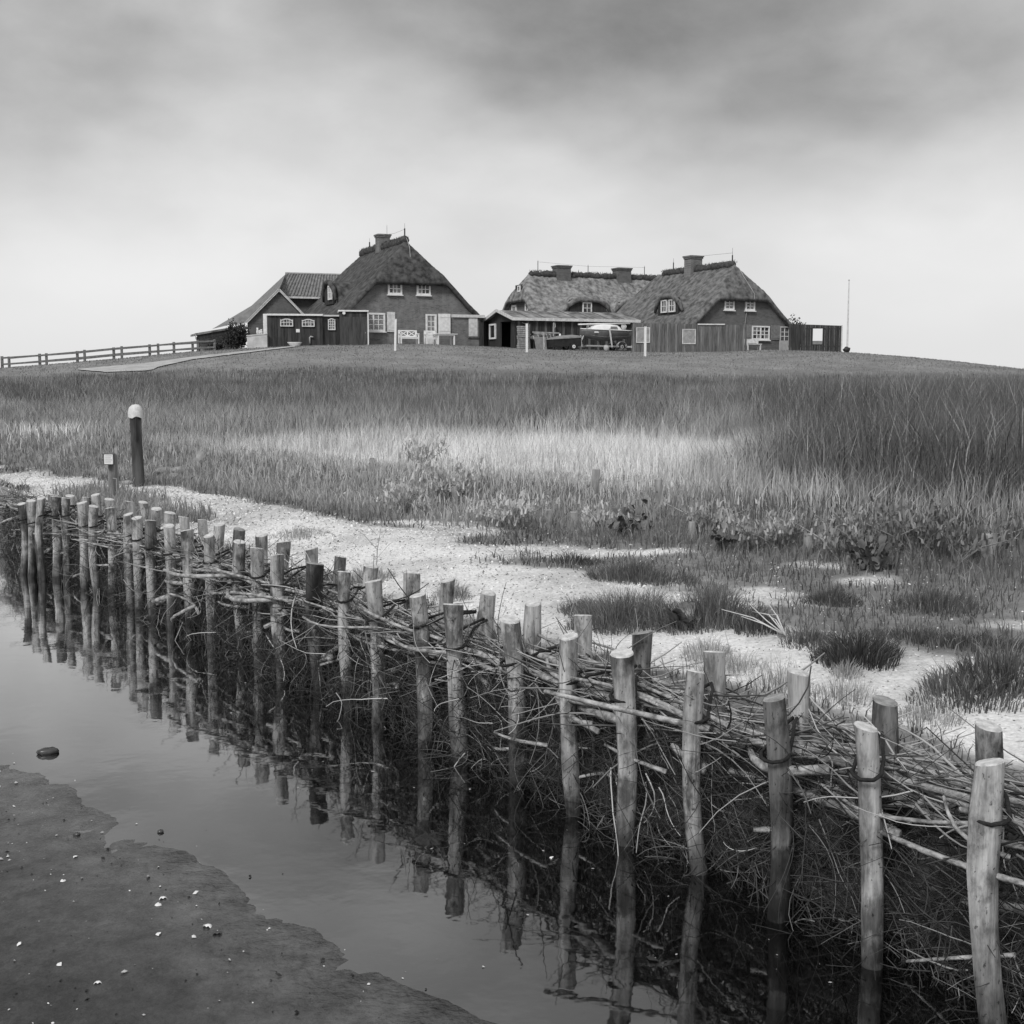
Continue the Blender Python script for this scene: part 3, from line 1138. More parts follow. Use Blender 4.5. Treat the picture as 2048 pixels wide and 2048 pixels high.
# low plants spreading over the shells
n = 120000
s = rng.uniform(-2.5, 18, n); d = rng.uniform(.45, 4.6, n)
x, y = xy(s, d)
dm = d_meadow(s)
vg = veg_mask(x, y)
fringe = sm(-.9, -.1, d - dm) * sm(.9, .2, d - dm)
keep = (rng.random(n) < np.maximum(vg * .62, fringe * .95)) & (d < dm + .8) & (np.abs(x) < .46 * y + .5) & (rng.random(n) < np.clip(9 / y, .3, 1))
x, y, fringe, s, d = x[keep], y[keep], fringe[keep], s[keep], d[keep]
n = len(x)
h = (rng.uniform(.02, .075, n) + fringe * rng.uniform(.02, .12, n)) * (1 + .8 * (fbm(x * 2, y * 2, 3, 14) - .5))
w = rng.uniform(.004, .009, n) * np.clip(y / 8, .8, 2)
patch = fbm(x * .9, y * .9, 3, 15)
tone = (.06 + .13 * rng.random(n)) * (.7 + .9 * patch) * (1 + (.4 + 1.6 * sm(4.5, 7, s)) * fringe)
tone = np.where(rng.random(n) < .10, rng.uniform(.22, .42, n), tone)
fp = sm(4.0, 5.8, s) * sm(13, 11, s) * sm(-.5, .05, d - d_meadow(s))
tone = tone * (1 - fp) + fp * rng.uniform(.32, .62, n)
lf = sm(8.0, 9.0, s) * sm(12.5, 11.3, s) * sm(1.7, 1.0, d)
tone = tone * (1 - lf) + lf * rng.uniform(.22, .48, n)
h = h * (1 - lf) + lf * rng.uniform(.08, .22, n)
tag(blades('ground_cover', np.stack([x, y, terr(x, y) - .004], 1), h, w, BLADE, tone, .9), 'low dark plants and short grass creeping over the shells', 'ground cover', None, 'stuff')


def tussock(u, v, r, h, n, t0, t1, label, group='grass tussocks on the shell beach', sq=1.0, w=.005, lean=.45):
    x, y, z = ong(u, v)
    a = rng.random(n) * 6.28
    sd0 = rng.random() * 50
    n = int(n * .8)
    a = a[:n]
    rim = r * (.62 + .7 * fbm(np.cos(a) * 1.6 + sd0, np.sin(a) * 1.6 + sd0, 3, 21))
    q = rim * rng.random(n) ** .62 * (1 + .15 * (rng.random(n) < .12) * rng.random(n))
    px, py = q * np.cos(a), q * np.sin(a) * sq
    clump = fbm((x + px) * 7 + sd0, (y + py) * 7, 3, 22)
    pz = terr(x + px, y + py) - z - .004
    hh = h * np.clip(1.15 - .75 * (q / rim) ** 1.5, .25, 1.2) * rng.uniform(.35, 1.1, n) * (.25 + 1.35 * clump) * .85
    tone = rng.uniform(t0, t1, n) * (.5 + 1.0 * clump) * 1.6
    tone = np.where(rng.random(n) < .08, rng.uniform(.22, .42, n), tone)
    ux, uy = px / r * lean * 1.5, py / r * lean * 1.5
    o = blades('grass_tussock', np.stack([px, py, pz], 1), hh, np.full(n, w * .8), BLADE, tone, .6, None, .5, (ux, uy), (x, y, z))
    return tag(o, label, 'grass tussock', group)


def g2(x, y, s=2.038, ox=1100, oy=900):
    return ox + x / s, oy + y / s


tussock(*g2(300, 700), .30, .24, 2600, .07, .17, 'broad shaggy grass tussock beside the dock plant, behind the back piles', sq=.8)
tussock(*g2(640, 700), .30, .22, 2200, .05, .14, 'wide grass tussock touching the dock plant on its far side', sq=.8)
tussock(*g2(140, 660), .14, .14, 700, .06, .14, 'low end of the broad tussock at the bare shell strip')
tussock(*g2(840, 730), .14, .15, 900, .04, .11, 'dark tussock between the broad tussocks and the dead twig')
tussock(*g2(1060, 780), .15, .10, 900, .06, .13, 'flat grey tussock beside the darkest round tussock')
tussock(*g2(1250, 850), .17, .20, 1700, .03, .075, 'darkest round tussock alone on the white shells', w=.006)
tussock(*g2(1210, 915), .07, .07, 260, .12, .25, 'tiny pale tuft on the shells below the darkest tussock')
tussock(*g2(640, 840), .14, .10, 500, .16, .34, 'thin pale tuft on the shells behind the back piles')
tussock(*g2(110, 460), .16, .12, 700, .04, .10, 'small dark tussock at the edge of the bare strip, below the dark bush')
tussock(*g2(350, 530), .34, .16, 2000, .05, .12, 'long dark tussock behind the broad shaggy tussock', sq=.6)
tussock(*g2(1150, 620), .17, .09, 1600, .04, .10, 'dark mat of grass amid the sandy strip at right')
tussock(*g2(1560, 640), .28, .12, 1400, .04, .10, 'dark grass mat on sand below the large-leaved dock at right')
tussock(*g2(1500, 770), .32, .08, 1300, .04, .10, 'flat dark grass mat above the bare shells at right', sq=.5)
tussock(*g2(1750, 800), .26, .10, 1200, .03, .09, 'dark grass mat at the right end above the shells', sq=.6)
tussock(*g2(1700, 1010), .22, .15, 1000, .05, .12, 'bushy dark plant clump near the rightmost back pile', w=.006)
tussock(*g2(1850, 940), .26, .19, 1300, .04, .10, 'tall dark clump at the right picture edge on the shells', w=.006)
tussock(600, 1072, .22, .10, 500, .14, .3, 'thin pale grass beside the back piles at mid picture')
tussock(745, 1158, .16, .13, 600, .16, .36, 'pale dry tuft between the back piles near the reed stalk')
tussock(905, 1195, .12, .14, 420, .12, .28, 'wiry dry tuft leaning over the brushwood behind the piles')
for i, (uu, vv, lb) in enumerate([(1460, 1342, 'sparse dry tuft behind the fourth back pile from the right'), (1560, 1375, 'sparse dry tuft behind the third back pile from the right'),
                                  (1680, 1400, 'dry tuft between the second and third back piles'), (1850, 1440, 'branching dry tuft left of the rightmost back pile')]):
    tussock(uu, vv, .15, .14, 420, .10, .32, lb, w=.003)


def dock(u, v, n, ln, label, t0=.03, t1=.07):
    x, y, z = ong(u, v)
    e = thing('dock_plant', label, 'plant', (x, y, z), random.random() * 6, 'broad-leaved plants on the beach')
    m = mat('dock_leaf', .05, .15, 9, .45, spec=.5)
    for i in range(n):
        a = 2.4 * i + random.uniform(-.3, .3)
        l = ln * random.uniform(.6, 1.1)
        up = random.uniform(1.0, 2.2)
        vs, fs = [], []
        K = 6
        ox, oy, oz = (random.gauss(0, ln * 1.1), random.gauss(0, ln * .8), abs(random.gauss(0, ln * .9))) if n > 20 else (0, 0, 0)
        for k in range(K + 1):
            f = k / K
            wd = l * .30 * math.sin(math.pi * min(1, .06 + .94 * f) ** .8) + .004
            rr_ = l * (.15 + .75 * f * (1 - .15 * f))
            zz_ = l * up * (f - .62 * f * f)
            wob = .03 * l * math.sin(f * 9 + i)
            for sgn in (-1, 0, 1):
                vs.append((ox + rr_ * math.cos(a) - sgn * wd * math.sin(a), oy + rr_ * math.sin(a) + sgn * wd * math.cos(a), oz + zz_ + (abs(sgn) * .10 * l * (.6 + f * .3)) + wob * sgn))
        for k in range(K):
            for c in (0, 1):
                fs.append((k * 3 + c, k * 3 + c + 1, k * 3 + c + 4, k * 3 + c + 3))
        MB().add(vs, fs).build('leaf', m, e, True)
    MB().tube([(0, 0, -.02), (.01, 0, ln * .5), (.0, .02, ln * .95)], [.008, .006, .003], 5).build('stem', m, e, True)
    return e


dock(*g2(545, 735), 16, .13, 'dark broad-leaved dock plant in the shaggy tussock behind the piles')
dock(*g2(1320, 490), 70, .075, 'large leafy dock plant below the meadow edge at right')
dock(*g2(330, 340), 80, .08, 'dark leafy bush at the meadow edge above the bare strip')
dock(*g2(690, 410), 40, .065, 'small pale-topped dock plant below the meadow edge')


def mugwort(u, v, h, label, t0=.38, t1=.62, n=260, spread=.4):
    x, y, z = ong(u, v, .75)
    e = thing('silvery_plant', label, 'plant', (x, y, z), 0, 'silvery plants along the meadow edge')
    mb = MB()
    P = []
    for k in range(9):
        a = random.random() * 6.28
        l = random.uniform(.1, spread)
        hh = h * random.uniform(.55, 1.05)
        pts = [(0, 0, -.02), (l * .4 * math.cos(a), l * .4 * math.sin(a), hh * .55), (l * math.cos(a), l * math.sin(a), hh)]
        mb.tube(pts, [.006, .004, .002], 4)
        for q in range(n // 9):
            f = random.uniform(.3, 1.02)
            b = np.array(pts[1]) * (1 - max(0, (f - .5) * 2)) + np.array(pts[2]) * max(0, (f - .5) * 2) if f > .5 else np.array(pts[1]) * f * 2
            P.append(b + rng.normal(0, .035, 3))
    mb.build('stem', mat('pale_stem', .25, .4, 9), e)
    P = np.array(P)
    m_ = len(P)
    f = blades('foliage', P, rng.uniform(.03, .08, m_), np.full(m_, .016), LEAF, rng.uniform(t0, t1, m_), 1.4, e)
    return e


def g3(x, y):
    return 500 + x / 2.76, 780 + y / 2.76


mugwort(*g3(850, 560), .26, 'silvery plant at the left end of the dark bank hollow')
mugwort(*g3(940, 525), .36, 'tallest silvery plant above the dark bank hollow')
mugwort(*g3(845, 655), .14, 'low silvery plant on the shells below the bank hollow', n=160, spread=.25)
mugwort(*g3(975, 615), .13, 'tiny silvery plant between two larger ones under the hollow', n=90, spread=.15)
mugwort(*g3(1110, 640), .34, 'broad silvery plant right of the bank hollow', n=420, spread=.5)
mugwort(*g3(1390, 625), .22, 'silvery plant in the middle of the meadow edge')
mugwort(*g3(1480, 640), .26, 'silvery plant beside an old post in the meadow edge')
mugwort(*g2(215, 330), .20, 'pale plant left of the dark leafy bush', n=160)
mugwort(*g2(650, 345), .20, 'pale plant above the small dock', .28, .5)
mugwort(*g2(830, 335), .22, 'silvery plant below tall reeds, left of the white stump', .25, .5)
mugwort(*g2(940, 345), .20, 'silvery plant just left of the white stump', .25, .5)
mugwort(*g2(1190, 345), .28, 'bushy grey plant right of the white stump', .2, .42, 360)
mugwort(*g2(1300, 350), .30, 'bushy grey plant above the large dock', .16, .36, 360)
mugwort(*g2(1500, 385), .36, 'tall grey-green plant at the reed edge on the right', .12, .28, 420, .55)
mugwort(*g2(1660, 400), .30, 'grey-green plant near the square stub at the right edge', .1, .26, 360, .5)

# older stumps along the meadow edge
STUMP = mat('old_grey_stump', .16, .34, 14, .9, stretch=(1, 1, .3), bump=.4)
stumps = [(g3(1265, 585), .06, .16, 'grey old stump in the middle of the meadow edge'), (g3(1140, 545), .05, .13, 'pale old stump above the broad silvery plant'),
          (g3(1030, 520), .05, .10, 'old stump with bright rim right of the tallest silvery plant'), (g3(640, 480), .05, .10, 'old stump at the left part of the meadow edge'),
          (g3(685, 480), .045, .12, 'thin old stump next to the left meadow-edge stump'), (g3(1650, 620), .06, .14, 'old stump at the edge under the pale grass'),
          (g3(1795, 630), .06, .13, 'old stump left of the dark leafy bush'), (g3(1895, 680), .06, .20, 'tall stump at the left flank of the dark leafy bush'),
          (g2(450, 290), .055, .20, 'upright pale stump beside the dark leafy bush'), (g2(580, 275), .05, .12, 'short stump right of the dark leafy bush'),
          (g2(1050, 330), .055, .13, 'white weathered stump in the silvery plants'), (g2(1790, 455), .085, .17, 'square grey stub at the right edge of the beach')]
for (uv, r, h, lb) in stumps:
    x, y, z = ong(*uv)
    e = thing('old_stump', lb, 'stump', (x, y, z), random.random(), 'old stumps along the meadow edge')
    mb = MB()
    lx, ly = random.uniform(-.02, .02), random.uniform(-.02, .02)
    r *= .72; h *= .7
    mb.tube([(0, 0, -.15), (lx * .5, ly * .5, h * .5), (lx, ly, h + .04)], [r * .8 * 1.05, r * .8, r * .76], 9)
    mb.build('shaft', STUMP, e, True)
    MB().tube([(lx, ly, h + .041), (lx, ly, h + .046)], [r * .74, r * .70], 9).build('sawn_top', mat('grey_end_grain', .24, .40, 40, .9), e)

# dead twig and reed stalk
x, y, z = ong(*g2(960, 765))
mb = MB()
for k in range(7):
    a = 2.2 + random.uniform(-.5, .5)
    l = random.uniform(.15, .34)
    mb.tube([(0, 0, .01), (l * .5 * math.cos(a), l * .5 * math.sin(a), .05 + random.uniform(0, .04)), (l * math.cos(a), l * math.sin(a), random.uniform(.05, .14))], [.004, .003, .0015], 4)
tag(mb.build('dead_twig', mat('bleached_twig', .45, .62, 20), None, True, (x, y, z)), 'bleached forked twig lying in front of a dark tussock', 'twig')
x, y, z = ong(752, 1148)
e = thing('reed_stalk', 'single tall thin reed stalk against the bare white shells', 'reed', (x, y, z))
MB().tube([(0, 0, -.02), (.01, 0, .15), (.04, .02, .33)], [.003, .0025, .001], 4).build('stem', mat('dry_reed', .22, .36, 9), e)
for a, zz_, l in ((.3, .10, .12), (2.9, .15, .14), (.1, .20, .10), (3.3, .24, .08)):
    dx = math.cos(a)
    MB().add([(0.01, 0, zz_), (0.01, .004, zz_ + .004), (.01 + dx * l * .6, .004, zz_ + l * .7), (.01 + dx * l, 0, zz_ + l * .95), (.01 + dx * l * .6, -.004, zz_ + l * .66)], [(0, 1, 2, 4), (4, 2, 3)]).build('leaf', MATS['dry_reed'], e)

# ================================================================== MEADOW
def frustum(n, y0, y1, wide=.47):
    y = np.sqrt(y0 ** 2 + (y1 ** 2 - y0 ** 2) * rng.random(n))
    x = (rng.random(n) * 2 - 1) * (wide * y + 1.0)
    return x, y


def meadow_batch(n, y0, y1, wmul, hmul=1.0):
    x, y = frustum(n, y0, y1)
    s, d = sd(x, y)
    q = d - d_meadow(np.clip(s, -40, 60))
    lim = 64 + 5 * (fbm(x * .2, y * .2, 3, 30) - .5)
    keep = (q > rng.uniform(.0, .45, n)) & (y < lim)
    x, y, s, q = x[keep], y[keep], s[keep], q[keep]
    n = len(x)
    f1 = fbm(x * .35, y * .35, 4, 31)
    f2 = fbm(x * 1.3, y * 1.3, 3, 32)
    reed_ = sm(-.9, .5, x - .19 * y + 3.0 * (f1 - .5))
    palem = sm(3.9, 5.6, s + 2.2 * (f1 - .5)) * sm(13.5, 10.5, s + 3 * (f1 - .5)) * sm(-.5, .4, q + .6 * (f2 - .5)) * sm(7.5, 4.0, q + 3.0 * (f2 - .5)) * (1 - reed_)
    reed = sm(-.5, .9, x - .18 * y + 3.0 * (f1 - .5)) * sm(.2, 1.6, q) * sm(40, 25, y)
    h = .20 + .16 * sm(0, 3, q) + .18 * sm(4, 9, q) - .09 * palem + .22 * reed
    h = h * rng.uniform(.5, 1.2, n) * (.55 + .9 * f2)
    h = h * (1 - .55 * sm(52, 64, y)) * hmul
    mid = .19 + .26 * sm(.35, .68, f2 * .5 + f1 * .5)
    left = sm(9, 13, s) * sm(9, 2, q)
    tone = mid * (1 - .32 * sm(.38, .72, f1 + .030 * (y - 20))) * (1 + .45 * left) * (1 + .5 * sm(2.0, .3, q))
    tone = tone * (1 - reed) + reed * (.09 + .12 * f2)
    tone = tone * (1 - palem) + palem * .88
    tone = tone * rng.uniform(.55, 1.4, n) * (.72 + .56 * fbm(x * 3.1, y * 3.1, 3, 33))
    spark = rng.random(n) < .05 * (1 + reed)
    tone = np.where(spark, rng.uniform(.32, .55, n), tone)
    dark = rng.random(n) < .07 * (1 - .8 * palem)
    tone = np.where(dark, rng.uniform(.03, .06, n), tone)
    w = rng.uniform(.005, .010, n) * wmul * (1 - .35 * palem + .3 * reed * rng.random(n)) * np.where(spark, 1.35, 1)
    return np.stack([x, y, terr(x, y) - .01], 1), h, w, tone


Bt = [meadow_batch(140000, 7, 16, .75), meadow_batch(110000, 16, 30, 1.2), meadow_batch(100000, 30, 66, 2.3)]
Pm = np.concatenate([b[0] for b in Bt]); hm = np.concatenate([b[1] for b in Bt]); wm = np.concatenate([b[2] for b in Bt]); tm = np.concatenate([b[3] for b in Bt])
tag(blades('meadow_grass', Pm, hm, wm, BLADE, tm, .55), 'tall meadow grass and reeds with a pale patch in the middle', 'grass', None, 'stuff')
# short turf on the mound, thin fuzz
x, y = frustum(45000, 60, 92)
keep = (y > 60) & (np.abs(x) < 40)
x, y = x[keep], y[keep]
n = len(x)
tag(blades('lawn_grass', np.stack([x, y, terr(x, y) - .01], 1), rng.uniform(.03, .09, n), rng.uniform(.03, .06, n), BLADE, rng.uniform(.14, .32, n) * (.6 + .8 * fbm(x * .4, y * .4, 3, 40)), .8), 'short mown turf on the slope of the mound', 'grass', None, 'stuff')

# ================================================================== BUILDINGS ON THE MOUND
PANE = MB().box(-.5, .5, -.5, .5, -.5, .5)
PANE_ME = {k: PANE.mesh('pane', m) for k, m in (('g', GLASS), ('c', CURTAIN))}


def window(parent, x, y, z0, w, h, nx, ny, glass='g', fm=None, frame=.08, bar=.035, rz=0.0, sill=True, arch=0.0, name='window', label=None, casements=1):
    """window facing local -y: frame with bars, a pane object in each light"""
    fm = fm or WHITE
    o = MB()
    dp = .10
    hw = w / 2
    if arch:
        o.box(-hw, -hw + frame, -dp, .02, 0, h - arch * .5).box(hw - frame, hw, -dp, .02, 0, h - arch * .5).box(-hw + frame, hw - frame, -dp, .02, 0, frame)
        K = 8
        for k in range(K):
            f0, f1 = k / K, (k + 1) / K
            p0 = (-hw + w * f0, h - arch + arch * math.sin(math.pi * f0) ** .8)
            p1 = (-hw + w * f1, h - arch + arch * math.sin(math.pi * f1) ** .8)
            o.prism([(p0[0], p0[1] - frame), (p1[0], p1[1] - frame), p1, p0], -dp, .02)
    else:
        o.box(-hw, -hw + frame, -dp, .02, 0, h).box(hw - frame, hw, -dp, .02, 0, h).box(-hw + frame, hw - frame, -dp, .02, 0, frame).box(-hw + frame, hw - frame, -dp, .02, h - frame, h)
    iw, ih = w - 2 * frame, h - 2 * frame
    cw, ch = iw / nx, ih / ny
    for i in range(1, nx):
        b = bar * (2.2 if casements > 1 and i % (nx // casements) == 0 else 1)
        xx = -hw + frame + cw * i
        o.box(xx - b / 2, xx + b / 2, -dp + .02, -.01, frame, h - frame)
    for j in range(1, ny):
        zz_ = frame + ch * j
        o.box(-hw + frame, hw - frame, -dp + .023, -.012, zz_ - bar / 2, zz_ + bar / 2)
    win = o.build(name, fm, parent, False, (x, y, z0), rz)
    if label: win['label'] = label
    for i in range(nx):
        for j in range(ny):
            p_ = link('pane', PANE_ME[glass if glass in 'gc' else random.choice('gc')], win)
            p_.location = (-hw + frame + cw * (i + .5), -.03, frame + ch * (j + .5) - (arch * .25 if arch and j == ny - 1 else 0))
            p_.scale = (cw - .004, .008, (ch - .004) * (.8 if arch and j == ny - 1 else 1))
    if sill:
        MB().box(-hw - .06, hw + .06, -dp - .06, -.0, -.075, -.003).build('sill', fm, win)
    return win


def thatch_roof(parent, m, xL, xR, yF, yB, zf, thick=.40, step=.14, name='roof', nz=.10):
    """thick thatch over a rectangle, upper surface given by zf(x, y)"""
    xs = np.linspace(xL, xR, max(4, int((xR - xL) / step)))
    ys = np.linspace(yF, yB, max(4, int((yB - yF) / step)))
    X, Y = np.meshgrid(xs, ys)
    ed = np.minimum(np.minimum(X - xL, xR - X), np.minimum(Y - yF, yB - Y))
    Zt = zf(X, Y)
    top = Zt - thick * .45 * (1 - sm(0, .22, ed)) + nz * (fbm(X * 1.1 + parent.location.x, Y * 1.1, 3, 50) - .5) + .05 * (fbm(X * 5, Y * 5, 2, 51) - .5)
    bot = Zt - thick * 1.15
    ny_, nx_ = X.shape
    V = np.concatenate([np.stack([X, Y, top], -1).reshape(-1, 3), np.stack([X, Y, bot], -1).reshape(-1, 3)])
    i_ = np.arange(nx_ * ny_).reshape(ny_, nx_)
    q = lambda a: np.stack([a[:-1, :-1], a[:-1, 1:], a[1:, 1:], a[1:, :-1]], -1).reshape(-1, 4)
    Ft = q(i_)
    Fb = q(i_ + nx_ * ny_)[:, ::-1]
    off = nx_ * ny_
    sk = []
    for line in (i_[0], i_[:, -1], i_[-1, ::-1], i_[::-1, 0]):
        sk.append(np.stack([line[:-1], line[:-1] + off, line[1:] + off, line[1:]], 1))
    Fq = np.concatenate([Ft, Fb] + sk)
    return link(name, np_mesh(name, V, Fq, m, None, True), parent)


def smin(a, b, k):
    h = np.clip(.5 + .5 * (b - a) / k, 0, 1)
    return b * (1 - h) + a * h - k * h * (1 - h)


def smax(a, b, k):
    return -smin(-a, -b, k)


def ridge_turf(parent, p0, p1, r=.26, seed=0, n=None):
    R = random.Random(seed)
    p0 = Vector(p0); p1 = Vector(p1)
    ln = (p1 - p0).length
    K = max(8, int(ln / .16))
    pts = [p0 + (p1 - p0) * (k / K) + Vector((0, 0, R.uniform(-.05, .06))) for k in range(K + 1)]
    rad = [r * (.55 if k in (0, K) else R.uniform(.75, 1.25)) for k in range(K + 1)]
    o = MB().tube(pts, rad, 9).build('ridge_turf', TURF, parent, True)
    m_ = int(ln * 90)
    f = rng.random(m_)
    a = rng.normal(0, .8, m_)
    d = np.array((p1 - p0).normalized())
    sd_ = np.array([d[1], -d[0], 0])
    P_ = np.array(p0)[None] + f[:, None] * np.array(p1 - p0)[None] + sd_[None] * (np.sin(a) * r)[:, None] + np.array([0, 0, 1.])[None] * (np.cos(a) * r * .9)[:, None]
    b_ = blades('turf_grass', P_, rng.uniform(.05, .22, m_), rng.uniform(.015, .035, m_), BLADE, rng.uniform(.04, .14, m_), .9, o)
    b_['kind'] = 'stuff'
    return o


def chimney(parent, x, y, z0, z1, w, d, m):
    c = MB()
    c.box(x - w / 2, x + w / 2, y - d / 2, y + d / 2, z0, z1 - .22)
    c.box(x - w / 2 - .05, x + w / 2 + .05, y - d / 2 - .05, y + d / 2 + .05, z1 - .219, z1 - .10)
    c.box(x - w / 2 - .10, x + w / 2 + .10, y - d / 2 - .10, y + d / 2 + .10, z1 - .099, z1)
    o = c.build('chimney', m, parent)
    MB().box(x - w / 2 + .12, x + w / 2 - .12, y - d / 2 + .12, y + d / 2 - .12, z1 + .001, z1 + .03).build('flue', DARK, o)
    return o


def rod(parent, x, y, z0, z1, r=.035, tip=.3):
    return MB().tube([(x, y, z0), (x, y, z1 - tip), (x, y, z1 - tip + .01), (x, y, z1)], [r, r, .012, .008], 5).build('lightning_rod', DARK, parent)


def local(P, O, a):
    dx, dy = P[0] - O[0], P[1] - O[1]
    return dx * math.cos(a) + dy * math.sin(a), -dx * math.sin(a) + dy * math.cos(a)


c1 = lambda x, y: (380 + x / 6.0375, 440 + y / 6.0375)
c2 = lambda x, y: (640 + x / 5.682, 440 + y / 5.682)
c3 = lambda x, y: (960 + x / 5.682, 500 + y / 5.682)
c4 = lambda x, y: (1240 + x / 4.025, 480 + y / 4.025)
c5 = lambda x, y: (1020 + x / 6.9, 620 + y / 6.9)

# ------------------------------------------------------------------ left thatched house
A1 = math.radians(24)
O1 = at(*c2(980, 1400), 86)
O1 = np.array([O1[0] + .40 * math.cos(A1), O1[1] + .40 * math.sin(A1)])    # middle of the gable foot
Z1 = 4.05
h1 = thing('thatched_house', 'largest thatched brick house with two gable windows and white shutters, on the left', 'house', (O1[0], O1[1], Z1), A1, 'thatched houses on the mound')


def F1(px, py):
    x, z = fac(*c2(px, py), O1, A1)
    return x, z - Z1


zr, ze, hw = 11.22 - Z1, 8.52 - Z1, 5.05
rf, rb = -.38, 12.8


def roof1(X, Y):
    a = zr - np.abs(X) * 1.035 + .16 * np.exp(-(np.abs(X) - hw) ** 2 / .6)
    fr2 = ze + (Y - rf) * 1.85
    bk = ze + (rb - Y) * 1.5
    z = smin(smin(a, fr2, .25), bk, .25)
    # eyebrow dormer on the left slope
    q = np.exp(-np.abs((Y - 5.3) / 1.25) ** 4)
    dz = np.where(X > -4.05, zr - 2.55 - .10 * (-X - 2.0), -9) * 1.0
    dz = np.where(q > .15, dz - (1 - q) * 1.2, -9)
    return np.where((X > -4.05) & (X < 0), np.maximum(z, dz), z)


thatch_roof(h1, THATCH1, -hw, hw, rf, rb, roof1)
ridge_turf(h1, (0, 1.1, zr - .05), (0, rb - 1.8, zr - .05), .30, 1)
gw = []
for x in (-4.55, 4.55):
    gw.append((x, 0))
poly = [(-4.5, -.4), (4.5, -.4), (4.5, zr - 4.5 * 1.035 - .34), (2.72, ze - .32), (-2.72, ze - .32), (-4.5, zr - 4.5 * 1.035 - .34)]
wl = MB().prism(poly, 0, .3).box(-4.5, -4.2, .3, rb - .6, -.4, zr - 4.5 * 1.035 - .36).box(4.2, 4.5, .3, rb - .6, -.4, zr - 4.5 * 1.035 - .36).box(-4.5, 4.5, rb - .6, rb - .3, -.4, 2.2)
wl.build('wall', BRICK1, h1)
for (a, b, lab) in (((768, 710), (930, 850), None), ((1095, 718), (1253, 857), None)):
    x0, z1_ = F1(*a); x1, z0_ = F1(*b)
    window(h1, (x0 + x1) / 2, 0, z0_, x1 - x0, z1_ - z0_, 3, 2, 'm', frame=.12, bar=.05)
x0, z1_ = F1(470, 1052); x1, z0_ = F1(738, 1268)
window(h1, (x0 + x1) / 2, 0, z0_, x1 - x0, z1_ - z0_, 4, 3, 'c', frame=.12, bar=.045, casements=2, label='large white ground-floor window')
x0, z1_ = F1(760, 1045); x1, z0_ = F1(852, 1273)
MB().box(x0, x1, -.07, -.003, z0_, z1_).box(x0 + .06, x1 - .06, -.09, -.071, z0_ + .12, z0_ + .2).box(x0 + .06, x1 - .06, -.09, -.071, z1_ - .2, z1_ - .12).build('shutter', WHITE_OLD, h1)
x0, z1_ = F1(1198, 1070); x1, z0_ = F1(1322, 1405)
dr = MB().box(x0, x0 + .1, -.1, -.003, 0, z1_).box(x1 - .1, x1, -.1, -.003, 0, z1_).box(x0 + .1, x1 - .1, -.1, -.003, z1_ - .1, z1_).box(x0 + .1, x1 - .1, -.06, -.005, 0, z1_ * .42).build('door', WHITE, h1)
iw = x1 - x0 - .2
zb, zt = z1_ * .42, z1_ - .1
mb = MB().box((x0 + x1) / 2 - .02, (x0 + x1) / 2 + .02, -.06, -.01, zb, zt)
for j in (1, 2):
    mb.box(x0 + .1, x1 - .1, -.058, -.012, zb + (zt - zb) * j / 3 - .02, zb + (zt - zb) * j / 3 + .02)
mb.box(x0 + .1, x0 + .15, -.059, -.011, zb, zt).box(x1 - .15, x1 - .1, -.059, -.011, zb, zt)
mb.build('glazing_bars', WHITE, dr)
for i in range(2):
    for j in range(3):
        p_ = link('pane', PANE_ME['c'], dr)
        p_.location = (x0 + .1 + iw * (i + .5) / 2, -.02, zb + (zt - zb) * (j + .5) / 3)
        p_.scale = (iw / 2 - .004, .008, (zt - zb) / 3 - .004)
MB().box(x1 - .17, x1 - .11, -.12, -.101, .95, 1.02).build('handle', METAL, dr)
x0, z1_ = F1(1342, 1065); x1, z0_ = F1(1478, 1290)
MB().box(x0, x1, -.09, -.003, z0_, z1_).box(x0 + .05, x1 - .05, -.11, -.091, z0_ + .15, z0_ + .24).box(x0 + .05, x1 - .05, -.11, -.091, z1_ - .24, z1_ - .15).build('shutter', WHITE, h1)
# low side annex right of the gable
x0, z1_ = F1(1490, 1075); x1, z0_ = F1(1850, 1105)
an = MB().box(x0 + .05, x1 - .05, -.28, 2.5, -.4, z1_ - .2).build('side_annex', BRICK1, h1)
MB().box(x0, x1, -.40, 2.6, z1_ - .195, z1_).build('fascia', WHITE_OLD, an)
xa, za = F1(1672, 1115); xb, zb = F1(1770, 1325)
MB().box(xa, xb, -.34, -.283, zb, za).build('shutter', WHITE_OLD, an)
MB().box(xa - .08, xb + .1, -.36, -.283, zb - .12, zb - .05).build('sill', MATS['weathered_boards'], an)
MB().box(xb + .14, x1 - .05, -.31, -.283, -.3, z1_ - .21).build('boarding', TIMBER_DARK, an)
MB().box(x1 - .04, x1 + 1.3, .4, .48, -.4, z1_ - .12).build('boarding', TIMBER_DARK, an)
# chimney and rods on the ridge
chimney(h1, 0, 6.1, zr - .6, zr + .88, .85, .8, BRICK1)
rod(h1, 0, 1.25, zr, zr + 1.15, .05, .35)
rod(h1, .1, 5.4, zr + .7, zr + 1.5, .012, .2)
rod(h1, 0, 9.2, zr, zr + .95, .05, .3)
MB().tube([(.0, 1.25, zr + .75), (.02, 3.5, zr + .70), (0, 6.1, zr + .86)], .008, 4).build('lightning_wire', DARK, h1)
MB().tube([(0, .9, zr + .12), (.08, .5, zr - .55), (.0, .15, zr - 1.2)], .018, 4).build('lightning_wire', METAL, h1)
